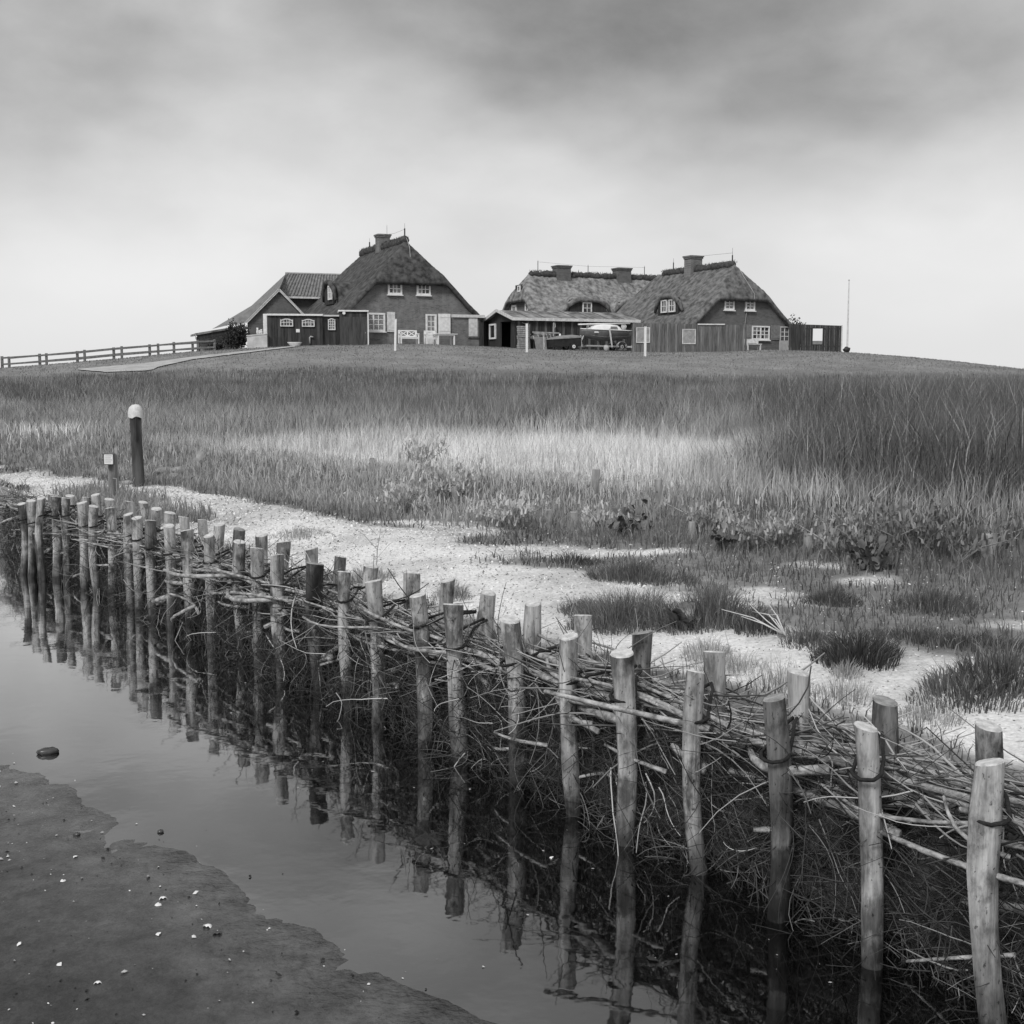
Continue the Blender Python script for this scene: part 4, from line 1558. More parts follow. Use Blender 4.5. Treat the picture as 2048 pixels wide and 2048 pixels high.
# dormer window on the left slope
dw = MB().box(-4.30, -4.16, 4.25, 6.35, zr - 4.25, zr - 2.84).build('dormer', TIMBER_DARK, h1)  # dark panel stands in for the shade of the recess around the window
MB().tube([(-4.22, 3.75, zr - 4.0), (-4.30, 4.1, zr - 3.2), (-4.34, 4.7, zr - 2.78), (-4.36, 5.3, zr - 2.70), (-4.34, 5.9, zr - 2.78), (-4.30, 6.5, zr - 3.2), (-4.22, 6.85, zr - 4.0)], [.10, .17, .20, .20, .20, .17, .10], 8).build('dormer_hood', THATCH1, h1, True)
window(dw, -4.31, 4.75, zr - 3.95, .8, 1.0, 2, 2, 'g', frame=.09, rz=-math.pi / 2, sill=False)

# ------------------------------------------------------------------ right thatched house
A2 = math.radians(26)
O2 = at(*c4(1150, 885), 88)
O2 = np.array([O2[0] - 1.86 * math.cos(A2), O2[1] - 1.86 * math.sin(A2)])
Z2 = 3.66
h2 = thing('thatched_house', 'thatched house behind the board fence with half-glazed door, on the right', 'house', (O2[0], O2[1], Z2), A2, 'thatched houses on the mound')


def F2(px, py):
    x, z = fac(*c4(px, py), O2, A2)
    return x, z - Z2


zr2, ze2, hw2 = 9.66 - Z2, 7.50 - Z2, 4.15
rf2, rb2 = -.35, 12.2


def roof2(X, Y):
    a = zr2 - np.abs(X) * .99 + .12 * np.exp(-(np.abs(X) - hw2) ** 2 / .5)
    fr2 = ze2 + (Y - rf2) * 1.75
    bk = ze2 + (rb2 - Y) * 1.5
    z = smin(smin(a, fr2, .25), bk, .25)
    q = np.exp(-np.abs((Y - 3.9) / 1.5) ** 4)
    dz = np.where(q > .1, zr2 - 2.02 - .10 * (-X - 1.5) - (1 - q) * 1.1, -9)
    z = np.where((X > -3.25) & (X < 0), np.maximum(z, dz), z)
    # shallow swell of thatch between the dormer and the hip
    return z + .10 * np.exp(-((Y - 1.7) / .6) ** 2) * sm(0, -1, X)


THATCH_R = mat('grey_thatch', 0.05, 0.19, 2.6, 0.95, bump=0.7, bscale=9, detail=8)
thatch_roof(h2, THATCH_R, -hw2, hw2, rf2, rb2, roof2)
ridge_turf(h2, (0, .95, zr2 - .03), (0, rb2 - 2.2, zr2 - .03), .26, 2)
MB().prism([(-3.75, -.4), (3.75, -.4), (3.75, zr2 - 3.75 * .99 - .32), (2.35, ze2 - .3), (-2.35, ze2 - .3), (-3.75, zr2 - 3.75 * .99 - .32)], 0, .3).box(-3.75, -3.45, .3, rb2 - .6, -.4, zr2 - 3.75 - .35).box(3.45, 3.75, .3, rb2 - .6, -.4, zr2 - 3.75 - .35).box(-3.75, 3.75, rb2 - .6, rb2 - .3, -.4, 1.8).build('wall', BRICK2, h2)
for a, b in (((838, 468), (915, 565)), ((1006, 472), (1081, 570))):
    x0, z1_ = F2(*a); x1, z0_ = F2(*b)
    window(h2, (x0 + x1) / 2, 0, z0_, x1 - x0, z1_ - z0_, 2, 3, 'm', frame=.11, bar=.05)
x0, z1_ = F2(1058, 690); x1, z0_ = F2(1198, 805)
window(h2, (x0 + x1) / 2, 0, z0_, x1 - x0, z1_ - z0_, 4, 3, 'm', frame=.10, bar=.045, casements=2, label='wide white kitchen window')
for a, b in (((1010, 680), (1055, 800)), ((1215, 686), (1282, 804))):
    x0, z1_ = F2(*a); x1, z0_ = F2(*b)
    MB().box(x0, x1, -.06, -.003, z0_, z1_).box(x0 + .05, x1 - .05, -.08, -.061, z0_ + .12, z0_ + .2).build('shutter', mat('grey_shutter_paint', .14, .22, 6, .7), h2)
x0, z1_ = F2(1284, 694); x1, z0_ = F2(1356, 886)
dr = MB().box(x0, x0 + .08, -.1, -.003, 0, z1_).box(x1 - .08, x1, -.1, -.003, 0, z1_).box(x0 + .08, x1 - .08, -.1, -.003, z1_ - .1, z1_).box(x0 + .08, x1 - .08, -.06, -.005, 0, z1_ * .44).build('door', mat('pale_grey_door', .34, .46, 5, .6), h2)
zb, zt = z1_ * .44, z1_ - .1
iw = x1 - x0 - .16
mb = MB().box((x0 + x1) / 2 - .02, (x0 + x1) / 2 + .02, -.06, -.01, zb, zt)
for j in (1, 2):
    mb.box(x0 + .08, x1 - .08, -.058, -.012, zb + (zt - zb) * j / 3 - .02, zb + (zt - zb) * j / 3 + .02)
mb.build('glazing_bars', WHITE, dr)
for i in range(2):
    for j in range(3):
        p_ = link('pane', PANE_ME['g'], dr)
        p_.location = (x0 + .08 + iw * (i + .5) / 2, -.02, zb + (zt - zb) * (j + .5) / 3)
        p_.scale = (iw / 2 - .004, .008, (zt - zb) / 3 - .004)
chimney(h2, 0, 6.0, zr2 - .6, zr2 + 1.0, 1.0, .85, BRICK1)
rod(h2, 0, 1.2, zr2, zr2 + 1.15, .045, .5)
rod(h2, 0, 8.6, zr2, zr2 + 1.05, .04, .3)
MB().tube([(0, 1.2, zr2 + .8), (0, 6, zr2 + .95)], .008, 4).build('lightning_wire', DARK, h2)
pts = [(.2, .75, zr2 - .2), (.35, .25, zr2 - .95), (.8, -.30, ze2 + .12), (.75, -.42, ze2 - .25), (.78, -.06, ze2 - .5), (.35, -.06, ze2 - 1.2), (.22, -.06, ze2 - 2.2)]
MB().tube(pts, .020, 4).build('lightning_wire', METAL, h2)
dw = MB().box(-3.50, -3.36, 2.6, 5.2, zr2 - 3.5, zr2 - 2.26).build('dormer', TIMBER_DARK, h2)  # dark colour imitates the shaded recess under the thatch hood
MB().tube([(-3.45, 2.15, zr2 - 3.2), (-3.5, 2.5, zr2 - 2.6), (-3.54, 3.1, zr2 - 2.2), (-3.56, 3.9, zr2 - 2.12), (-3.54, 4.7, zr2 - 2.2), (-3.5, 5.3, zr2 - 2.6), (-3.45, 5.65, zr2 - 3.2)], [.10, .17, .20, .20, .20, .17, .10], 8).build('dormer_hood', THATCH_R, h2, True)
for yy in (3.3, 4.3):
    window(dw, -3.51, yy, zr2 - 3.25, .75, .9, 2, 2, 'g', frame=.09, rz=-math.pi / 2, sill=False)
# bush of the lightning wire box: small bench box by the wall belongs to the yard (below)

# ------------------------------------------------------------------ middle thatched house, ridge across the view
A3 = math.radians(24)
O3 = np.array([.62, 105.0])
Z3 = 3.75
h3 = thing('thatched_house', 'long thatched house with two broad chimneys behind the boat shed', 'house', (O3[0], O3[1], Z3), A3, 'thatched houses on the mound')
zr3, ze3, hw3, ln3 = 10.45 - Z3, 8.5 - Z3, 4.6, 15.5


def pix_x3(px, y, z):
    """x along the ridge that is seen at crop column px"""
    u = c3(px, 0)[0]
    lo, hi = -2., 20.
    for k in range(40):
        m_ = (lo + hi) / 2
        X = O3[0] + m_ * math.cos(A3) - y * math.sin(A3)
        Y = O3[1] + m_ * math.sin(A3) + y * math.cos(A3)
        q = np.array([X, Y, z + Z3]) - CAMP
        uu = 1024 + FPX * q[0] / (q @ fw)
        if uu < u: lo = m_
        else: hi = m_
    return (lo + hi) / 2


dmx = [(pix_x3(1212, -3.2, 3.8), 1.85), (pix_x3(1770, -3.2, 3.8), 1.85)]


def roof3(X, Y):
    a = zr3 - np.abs(Y) * 1.02 + .12 * np.exp(-(np.abs(Y) - hw3) ** 2 / .5)
    hl = ze3 + (X + .4) * 1.7
    hr = ze3 + (ln3 + .4 - X) * 1.7
    z = smin(smin(a, hl, .3), hr, .3)
    for cx, w in dmx:
        q = np.exp(-np.abs((X - cx) / w) ** 6)
        dz = np.where(q > .05, zr3 - 1.75 - .22 * (-Y - 1.6) - (1 - q) * 1.3, -9)
        z = np.where((Y > -3.15) & (Y < 0), smax(z, dz, .12), z)
    # small eyebrow on the half hip
    q = np.exp(-np.abs((Y + .0) / .8) ** 4)
    dz = np.where(q > .1, zr3 - 1.15 - .15 * (.8 - X) - (1 - q) * .8, -9)
    z = np.where((X > -.15) & (X < 1.2), np.maximum(z, dz), z)
    return z


thatch_roof(h3, THATCH2, -.4, ln3 + .4, -hw3, hw3, roof3)
ridge_turf(h3, (.9, 0, zr3 - .03), (ln3 - .9, 0, zr3 - .03), .28, 3)
MB().prism_x([(-4.2, -.4), (4.2, -.4), (4.2, zr3 - 4.2 * 1.02 - .34), (2.2, ze3 - .3), (-2.2, ze3 - .3), (-4.2, zr3 - 4.2 * 1.02 - .34)], 0, .3).box(.3, ln3, -4.2, -3.9, -.4, zr3 - 4.2 * 1.02 - .36).box(.3, ln3, 3.9, 4.2, -.4, zr3 - 4.2 * 1.02 - .36).box(ln3 - .3, ln3, -3.9, 3.9, -.4, 2).build('wall', BRICK2, h3)
for yy in (-1.75, .95):
    window(h3, -.005, yy, 3.05, .95, 1.1, 2, 2, 'g', frame=.14, rz=-math.pi / 2)
dwh = MB().box(-.10, -.02, -.62, .62, ze3 + .35, ze3 + 1.0).build('dormer', TIMBER_DARK, h3)
window(dwh, -.11, -.25, ze3 + .42, .5, .5, 1, 1, 'g', frame=.09, rz=-math.pi / 2, sill=False)
for cx, w in dmx:
    dw = MB().box(cx - w + .15, cx + w - .15, -3.42, -3.28, zr3 - 3.5, zr3 - 2.33).build('dormer', TIMBER_DARK, h3)  # recess shade below the raised thatch, put into the panel's dark colour
    MB().tube([(cx - w - .35, -3.3, zr3 - 3.4), (cx - w, -3.42, zr3 - 2.75), (cx - w * .6, -3.50, zr3 - 2.28), (cx, -3.52, zr3 - 2.2), (cx + w * .6, -3.50, zr3 - 2.28), (cx + w, -3.42, zr3 - 2.75), (cx + w + .35, -3.3, zr3 - 3.4)], [.1, .2, .23, .23, .23, .2, .1], 8).build('dormer_hood', THATCH2, h3, True)
    window(dw, cx - .1, -3.43, zr3 - 3.38, .85, .92, 2, 2, 'g', frame=.09, bar=.04)
for pa, pb in ((835, 1020), (1520, 1702)):
    xa, xb = pix_x3(pa, 0, zr3), pix_x3(pb, 0, zr3)
    chimney(h3, (xa + xb) / 2, 0, zr3 - 1.1, zr3 + .75, (xb - xa) * .82, 1.0, BRICK2)
for px, hh in ((658, .95), (1228, .75), (1868, .85), (1120, .3), (1330, .25)):
    rod(h3, pix_x3(px, 0, zr3), 0, zr3 + .1, zr3 + .2 + hh, .03, .1)
MB().tube([(pix_x3(658, 0, zr3), 0, zr3 + 1.0), (pix_x3(1228, 0, zr3), 0, zr3 + .8), (pix_x3(1868, 0, zr3), 0, zr3 + .9)], .007, 4).build('lightning_wire', DARK, h3)

# ------------------------------------------------------------------ boat shed (low gabled timber shed)
AS = math.radians(22)
OS = at(*c3(400, 1105), 84)
ZS = tz(OS[0], OS[1]) - .02
sh = thing('timber_shed', 'long low dark timber shed with pale roof behind the sailing boat', 'shed', (OS[0], OS[1], ZS), AS)
ez, az_, dp_, lg = 2.00, 2.60, 5.2, 8.9
mb = MB().box(0, lg, 0, .1, -.4, ez).box(0, lg, dp_ - .1, dp_, -.4, ez).box(lg - .1, lg, .1, dp_ - .1, -.4, ez)
mb.box(0, .1, .1, .75, -.4, ez)
mb.box(0, .1, 2.7, dp_ - .1, -.4, ez)
mb.prism_x([(.0, ez + .003), (dp_, ez + .003), (dp_ / 2, az_ - .05)], 0, .1)
mb.box(0, .1, .75, 2.7, ez - .12, ez)
mb.build('wall', TIMBER_DARK, sh)
for k in range(40):
    if .25 + k * .217 < lg - .1:
        MB().box(.16 + k * .217, .16 + k * .217 + .19, -.03, -.002, -.3, ez - .06 - .02 * (k % 2)).build('board', TIMBER_DARK if k % 3 else TIMBER_MID, sh)
sl = math.hypot(dp_ / 2 + .25, az_ - ez)
for sgn, nm in ((1, 'roof'), (-1, 'roof')):
    y0 = -.25 if sgn == 1 else dp_ + .25
    zl = ez - .02
    r_ = MB()
    r_.add([(-.3, y0, zl), (lg + .3, y0, zl), (lg + .3, dp_ / 2, az_), (-.3, dp_ / 2, az_), (-.3, y0, zl + .07), (lg + .3, y0, zl + .07), (lg + .3, dp_ / 2, az_ + .07), (-.3, dp_ / 2, az_ + .07)],
           [(0, 1, 2, 3), (7, 6, 5, 4), (0, 4, 5, 1), (1, 5, 6, 2), (2, 6, 7, 3), (3, 7, 4, 0)])
    ro = r_.build(nm, mat('bitumen_roof_sheet', .07, .30, 1.1, .85, stretch=(1.4, .7, 1), bump=.2, detail=6), sh)
    if sgn == 1:
        for k in range(9):
            xx = -.3 + (lg + .6) * k / 8
            MB().beam((xx, y0, zl + .085), (xx, dp_ / 2, az_ + .085), .05, .03).build('batten', MATS['weathered_boards'], ro)
MB().box(-.32, lg + .32, -.31, -.252, ez - .14, ez + .05).build('fascia', WHITE_OLD, sh)
for a, b in (((-.33, -.3, ez - .02), (-.33, dp_ / 2, az_ + .05)), ((-.33, dp_ / 2, az_ + .05), (-.33, dp_ + .3, ez - .02))):
    MB().beam(a, b, .05, .2).build('bargeboard', WHITE_OLD, sh)
window(sh, -.005, 4.05, .75, 1.15, 1.05, 1, 1, 'g', WHITE, .11, rz=-math.pi / 2, sill=False)
MB().box(.7, .74, 1.1, 2.6, 0, 1.9).build('inner_door', TIMBER_DARK, sh)
MB().box(.66, .698, 1.5, 2.0, .75, .9).build('notice', WHITE, sh)


# objects standing along the shed: positions along the shed front measured from the crop
def yard(px, py_base, out_):
    """ground point: column px of crop C5, standing out_ metres in front of the shed wall"""
    u = c5(px, 0)[0]
    O = np.array([OS[0] + out_ * math.sin(AS), OS[1] - out_ * math.cos(AS)])
    x, _ = fac(u, 690, O, AS)
    X, Y = O[0] + x * math.cos(AS), O[1] + x * math.sin(AS)
    return X, Y, tz(X, Y)


PXM = 7.0 * 2500 / 83    # crop C5 pixels per metre


X, Y, Z = yard(190, 0, .35)
e = thing('plank_stack', 'stack of pale planks leaning flat against the dark shed wall', 'plank stack', (X, Y, Z), AS)
for k in range(12):
    MB().box(-.42 + random.uniform(-.05, .03), .42 + random.uniform(-.03, .05), -.12 + random.uniform(-.03, .03), .12, .02 + k * .125, .02 + k * .125 + .098).build('plank', TIMBER_PALE, e)
X, Y, Z = yard(272, 0, .9)
tag(MB().tube([(0, 0, -.2), (0, 0, 1.55), (-.02, 0, 1.62)], .05, 6).tube([(0, 0, 1.35), (-.25, .05, 1.62), (-.5, .1, 1.72)], [.035, .03, .02], 5).build('timber_post', TIMBER_MID, None, False, (X, Y, Z), AS), 'dark timber post with a bent arm beside the plank stack', 'post')
# upturned dinghy with slatted cover
X, Y, Z = yard(470, 0, 1.0)
e = thing('covered_dinghy', 'small dinghy under a striped cover on a rack against the shed', 'dinghy', (X, Y, Z), AS)
vs, fs = [], []
K, n_ = 11, 8
for i in range(K):
    f = -1 + 2 * i / (K - 1)
    w = .55 * max(.12, 1 - abs(f) ** 2.4)
    hgt = .42 * max(.25, 1 - .6 * abs(f) ** 2)
    for k in range(n_):
        a = math.pi * k / (n_ - 1)
        vs.append((f * 1.05, w * math.cos(a), .62 + hgt * math.sin(a) + .02 * math.sin(i * 2.1)))
for i in range(K - 1):
    for k in range(n_ - 1):
        fs.append((i * n_ + k, i * n_ + k + 1, (i + 1) * n_ + k + 1, (i + 1) * n_ + k))
    fs.append((i * n_ + n_ - 1, i * n_, (i + 1) * n_, (i + 1) * n_ + n_ - 1))
fs += [tuple(range(n_)), tuple(range(K * n_ - 1, (K - 1) * n_ - 1, -1))]
MB().add(vs, fs).build('hull', mat('dull_cover', .05, .12, 5, .7), e, True)
for k in range(7):
    f = -.8 + k * .265
    w = .57 * max(.12, 1 - abs(f) ** 2.4); hgt = .44 * max(.25, 1 - .6 * abs(f) ** 2)
    MB().tube([(f * 1.05, w * math.cos(a), .62 + hgt * math.sin(a)) for a in np.linspace(math.pi, math.pi * 2 - 1.2 - math.pi + .2, 8)], .018, 4).build('lashing', mat('pale_rope', .4, .55, 20), e)
for xx in (-.6, .6):
    MB().beam((xx, -.35, -.05), (xx, -.35, .64), .06, .06).beam((xx, .35, -.05), (xx, .35, .64), .06, .06).beam((xx, -.45, .62), (xx, .45, .62), .06, .06).build('trestle', TIMBER_MID, e)
MB().beam((-1.1, -.62, 1.08), (.85, -.55, 1.05), .05, .09).beam((-1.0, -.60, .98), (-.1, -.58, 1.0), .05, .07).build('loose_board', TIMBER_PALE, e)
X, Y, Z = yard(600, 0, .3)
tag(MB().tube([(0, 0, 0), (0, 0, 1.45), (.03, 0, 1.75)], .06, 6).tube([(0, 0, 1.3), (.14, 0, 1.5), (.12, 0, 1.68)], .035, 5).build('outboard_bracket', TIMBER_PALE, None, False, (X, Y, Z), AS), 'pale upright timber with a hooked top against the shed wall', 'timber')
for i, (px, hh) in enumerate(((655, .95), (690, 1.12), (715, .85))):
    X, Y, Z = yard(px, 0, 1.2)
    e = thing('canister', ['short white canister nearest the covered dinghy', 'tallest white canister behind the box trailer', 'white canister right of the tallest one'][i], 'canister', (X, Y, Z), AS, 'white canisters behind the box trailer')
    r = .075
    MB().tube([(0, 0, -.05), (0, 0, hh - .15), (0, 0, hh - .08), (0, 0, hh - .07)], [r, r, r * .5, r * .45], 8).build('body', PVC, e, True)
    MB().tube([(0, 0, hh - .069), (0, 0, hh)], r * .5, 8).build('cap', DARK, e)
X, Y, Z = yard(440, 0, 2.0)
o = MB()
o.add([(-.40, 0, -.05), (.36, -.03, -.05), (.38, .22, .80), (-.45, .25, .82), (-.40, .03, -.05), (.36, .0, -.05), (.38, .25, .80), (-.45, .28, .82)], [(0, 1, 2, 3), (7, 6, 5, 4), (0, 4, 5, 1), (1, 5, 6, 2), (2, 6, 7, 3), (3, 7, 4, 0)])
tag(o.build('plywood_sheet', mat('grey_plywood', .16, .24, 4, .8), None, False, (X, Y, Z), AS), 'grey plywood sheet leaning beside the box trailer', 'board')
tag(MB().tube([(0, 0, -.1), (0, 0, 1.05)], .022, 5).box(-.03, .03, -.04, -.02, .18, .42).build('short_stake', MATS['weathered_white_paint'], None, False, (X + .12, Y - .35, tz(X + .12, Y - .35)), AS), 'thin pale stake in front of the plywood sheet', 'stake')


def wheel(parent, x, y, z, r, w, name='wheel', rimm=None):
    t_ = MB().tube([(x, y - w / 2, z), (x, y - w / 2 + .001, z), (x, y + w / 2 - .001, z), (x, y + w / 2, z)], [r * .88, r, r, r * .88], 14).build(name, RUBBER, parent, True)
    MB().tube([(x, y - w / 2 - .02, z), (x, y - w / 2 + .02, z)], [r * .5, r * .58], 10).build('rim', rimm or METAL, t_)
    MB().tube([(x, y - w / 2 - .032, z), (x, y - w / 2 - .021, z)], [r * .16, r * .2], 6).build('hub_cap', DARK, t_)
    return t_


X, Y, Z = yard(742, 0, 2.2)
e = thing('box_trailer', 'small dark box trailer under a taut grey tarpaulin', 'trailer', (X, Y, Z), AS)
lt = 1.0
MB().add([(-lt, -.55, .16), (lt, -.55, .26), (lt, .55, .26), (-lt, .55, .16), (-lt, -.58, .70), (lt, -.58, .82), (lt, .58, .82), (-lt, .58, .70)],
         [(0, 3, 2, 1), (4, 5, 6, 7), (0, 1, 5, 4), (1, 2, 6, 5), (2, 3, 7, 6), (3, 0, 4, 7)]).build('body', mat('black_trailer_box', .015, .03, 4, .6), e)
MB().add([(-lt - .05, -.62, .66), (lt + .05, -.62, .80), (lt + .05, .62, .80), (-lt - .05, .62, .66), (-lt - .02, -.60, .72), (lt + .02, -.60, .90), (lt, .6, .92), (-lt, .6, .74), (-.3, 0, .93), (.6, 0, 1.0)],
         [(0, 1, 5, 4), (1, 2, 6, 5), (2, 3, 7, 6), (3, 0, 4, 7), (4, 5, 9, 8), (5, 6, 9), (6, 7, 8, 9), (7, 4, 8)]).build('tarpaulin', TARP, e)
wheel(e, .42, -.62, .21, .22, .14, 'wheel', PVC)
wheel(e, .42, .62, .21, .22, .14, 'wheel', PVC)
MB().beam((lt, 0, .2), (lt + .7, 0, .25), .07, .07).build('drawbar', METAL, e)
MB().beam((lt + .08, -.5, .22), (lt - .02, -.5, .95), .05, .05).build('tail_board', WHITE_OLD, e)

# sailing boat on its trailer
BA = AS + math.radians(4)
X, Y, Z = yard(1300, 0, 2.0)
bt = thing('sailing_boat', 'small sailing boat with white cabin and dark hull, mast laid on top', 'boat', (X, Y, Z + .50), BA)
Lb = 1.78
stn = np.linspace(-1, 1, 15)


def hullp(f, g):
    """f -1 bow (left) .. 1 stern, g 0 keel .. 1 gunwale"""
    bw_ = .74 * (1 - max(0, -f) ** 2.2) * (1 - .18 * max(0, f) ** 2)
    z0 = .12 + .42 * max(0, -f - .1) ** 2 + .18 * max(0, f) ** 2
    z1 = .82 + .07 * max(0, -f) ** 1.5 - .03 * max(0, f)
    y = bw_ * (math.sin(g * math.pi / 2) ** .65)
    z = z0 + (z1 - z0) * (1 - math.cos(g * math.pi / 2)) ** .85
    x = f * Lb * (.93 + .07 * g)
    return x, y, z


gs = np.linspace(0, 1, 7)
vs, fs = [], []
rows = []
for f in stn:
    row = []
    for g in list(-gs[::-1]) + list(gs[1:]):
        x, y, z = hullp(f, abs(g))
        row.append(len(vs)); vs.append((x, math.copysign(y, g) if g else 0, z))
    rows.append(row)
for a, b in zip(rows[:-1], rows[1:]):
    for k in range(len(a) - 1):
        fs.append((a[k], b[k], b[k + 1], a[k + 1]))
    fs.append((a[-1], b[-1], b[0], a[0]))
fs.append(tuple(rows[-1]))
hullo = MB().add(vs, fs).build('hull', HULL, bt, True)
rub = MB()
for sg in (-1, 1):
    rub.tube([(lambda q: (q[0] * 1.01, sg * (q[1] + .015), q[2] + .02))(hullp(f, 1)) for f in stn], .035, 5)
rub.build('gunwale', HULLW, bt, True)
MB().tube([(lambda q: (q[0], -q[1] - .004, q[2]))(hullp(f, .52)) for f in stn[2:]], .012, 4).build('boot_stripe', mat('grey_stripe', .2, .26, 4), hullo)
x, y, z = hullp(-.52, .86)
MB().box(x - .16, x + .16, -y - .045, -y - .0, z - .09, z + .02).build('number_patch', HULLW, hullo)
dk = MB()
dv, df = [], []
for f in stn:
    x, y, z = hullp(f, 1)
    dv += [(x, -y * .97, z + .015), (x, 0, z + .06), (x, y * .97, z + .015)]
for i in range(len(stn) - 1):
    for k in (0, 1):
        df.append((i * 3 + k, (i + 1) * 3 + k, (i + 1) * 3 + k + 1, i * 3 + k + 1))
dk.add(dv, df).build('deck', HULLW, bt)
cv, cf = [], []
prof = [(-1.15, .02), (-1.0, .20), (-.75, .34), (-.2, .40), (.4, .40), (.85, .36), (1.02, .22), (1.12, .02)]
for xx, hh in prof:
    w = .50 * (1 - .25 * max(0, -xx / 1.2) ** 2)
    for a in np.linspace(0, math.pi, 7):
        cv.append((xx, -w * math.cos(a) * (1 if hh > .1 else 1), .84 + hh * (abs(math.sin(a)) ** .5)))
for i in range(len(prof) - 1):
    for k in range(6):
        cf.append((i * 7 + k, (i + 1) * 7 + k, (i + 1) * 7 + k + 1, i * 7 + k + 1))
cab = MB().add(cv, cf).build('cabin', HULLW, bt, True)
MB().add([(.18, -.515, .90), (.78, -.505, .90), (.70, -.475, 1.08), (.22, -.48, 1.08), (.18, -.50, .90), (.78, -.49, .90), (.70, -.46, 1.08), (.22, -.465, 1.08)], [(0, 1, 2, 3), (7, 6, 5, 4), (0, 4, 5, 1), (1, 5, 6, 2), (2, 6, 7, 3), (3, 7, 4, 0)]).build('cabin_window', mat('smoked_acrylic', .12, .2, 3, .15, spec=.6), cab)
MB().tube([(-2.05, -.1, 1.18), (-.6, -.05, 1.25), (2.0, 0, 1.33)], .05, 7).build('mast', HULLW, bt, True)
MB().beam((-1.3, -.1, .9), (-1.3, -.1, 1.2), .04, .04).beam((1.55, 0, .82), (1.55, 0, 1.3), .05, .05).build('mast_crutch', METAL, bt)
mb = MB()
for k in range(5):
    mb.tube([(1.3 + .08 * k, -.2 + .05 * k, .9), (1.28 + .09 * k, -.1, 1.1 + .03 * math.sin(k * 2)), (1.42 + .06 * k, .1, 1.25)], .03, 5)
mb.build('furled_sail', WHITE_OLD, bt, True)
mb = MB()
for xx in (-1.55, -1.25):
    mb.tube([(xx, -.35, .86), (xx + .03, -.32, 1.12)], .012, 4)
mb.tube([(-1.52, -.33, 1.1), (-.9, -.2, 1.13)], .012, 4)
mb.build('pulpit_rail', METAL, bt)
X2, Y2, Z2_ = X, Y, Z
tr = thing('boat_trailer', 'low galvanised trailer carrying the sailing boat', 'trailer', (X2, Y2, Z2_), BA)
MB().beam((-1.6, -.45, .30), (1.9, -.45, .26), .08, .09).beam((-1.6, .45, .30), (1.9, .45, .26), .08, .09).beam((-1.5, -.45, .30), (-1.5, .45, .30), .08, .08).beam((1.7, -.5, .26), (1.7, .5, .26), .08, .08).beam((.7, -.7, .25), (.7, .7, .25), .08, .08).build('frame', METAL, tr)
MB().beam((-1.6, 0, .33), (-2.5, 0, .40), .08, .08).build('drawbar', METAL, tr)
for xx, zz_, nm in ((.05, 1.45, 'bunk_post'), (-1.75, 1.1, 'winch_post')):
    if nm == 'bunk_post':
        MB().beam((.12, -.84, .2), (-.10, -.86, 1.42), .09, .05).build(nm, WHITE_OLD, tr)
        MB().beam((.12, .84, .2), (-.10, .86, 1.42), .09, .05).build(nm, WHITE_OLD, tr)
    else:
        MB().beam((-2.05, -.3, .35), (-1.75, -.3, .95), .08, .05).build(nm, WHITE_OLD, tr)
for yy in (-.62, .62):
    wheel(tr, .98, yy, .24, .25, .15)
    pts = [(.98 + .34 * math.cos(a), yy, .25 + .34 * math.sin(a)) for a in np.linspace(.1, math.pi - .1, 9)]
    mg = MB()
    for p0, p1 in zip(pts[:-1], pts[1:]):
        mg.beam(p0, p1, .17, .02)
    mg.build('mudguard', METAL, tr)
MB().box(1.25, 1.85, -.58, -.50, .20, .30).box(1.78, 1.88, -.6, -.5, .18, .34).build('light_bar', WHITE_OLD, tr)
X3_, Y3_, Z3_ = yard(1330, 0, 2.9)
rock('sandbag', 'pale sandbag propping the boat trailer', (X3_, Y3_, Z3_ + .20), .22, .8, .7, 1.0, mat('pale_sacking', .32, .46, 9, .9, bump=.3), 8, 'sandbag')
for i, (px, lb) in enumerate(((1525, 'dark boulder under the boat trailer, beside its wheel'), (1585, 'dark boulder behind the boat trailer'))):
    X3_, Y3_, Z3_ = yard(px, 0, 2.6)
    rock('boulder', lb, (X3_, Y3_, Z3_ + .08), .17, 1.1, .9, .8, mat('dark_boulder', .04, .12, 6, .8, bump=.4), 11 + i)

# ------------------------------------------------------------------ timber outbuilding left of the big house
AW = math.radians(9)
OW = at(*c1(945, 1520), 82.6)
ZW = tz(OW[0], OW[1]) - .03
ob = thing('timber_outbuilding', 'dark flat-roofed timber outbuilding with arched white windows by the big house', 'shed', (OW[0], OW[1], ZW), AW)


def FW(px, py):
    x, z = fac(*c1(px, py), OW, AW)
    return x, z - ZW


x1, zt1 = FW(1600, 1140)
x2, zt2 = FW(1800, 1085)
u2 = c2(540, 1027)
x3, zt3 = fac(*u2, OW, AW); zt3 -= ZW
zA = FW(945, 1135)[1]
depth = 4.0


def planks(parent, x0, x1, z0, z1, y, m1, m2, wd=.21, gap=.012, th=.025, every=3):
    k, x = 0, x0
    while x < x1 - .03:
        xe = min(x + wd - gap, x1)
        MB().box(x, xe, y - th - .004 * (k % 2), y - .002, z0, z1 - .005 * (k % 3)).build('board', m2 if k % every == 0 else m1, parent)
        x += wd; k += 1


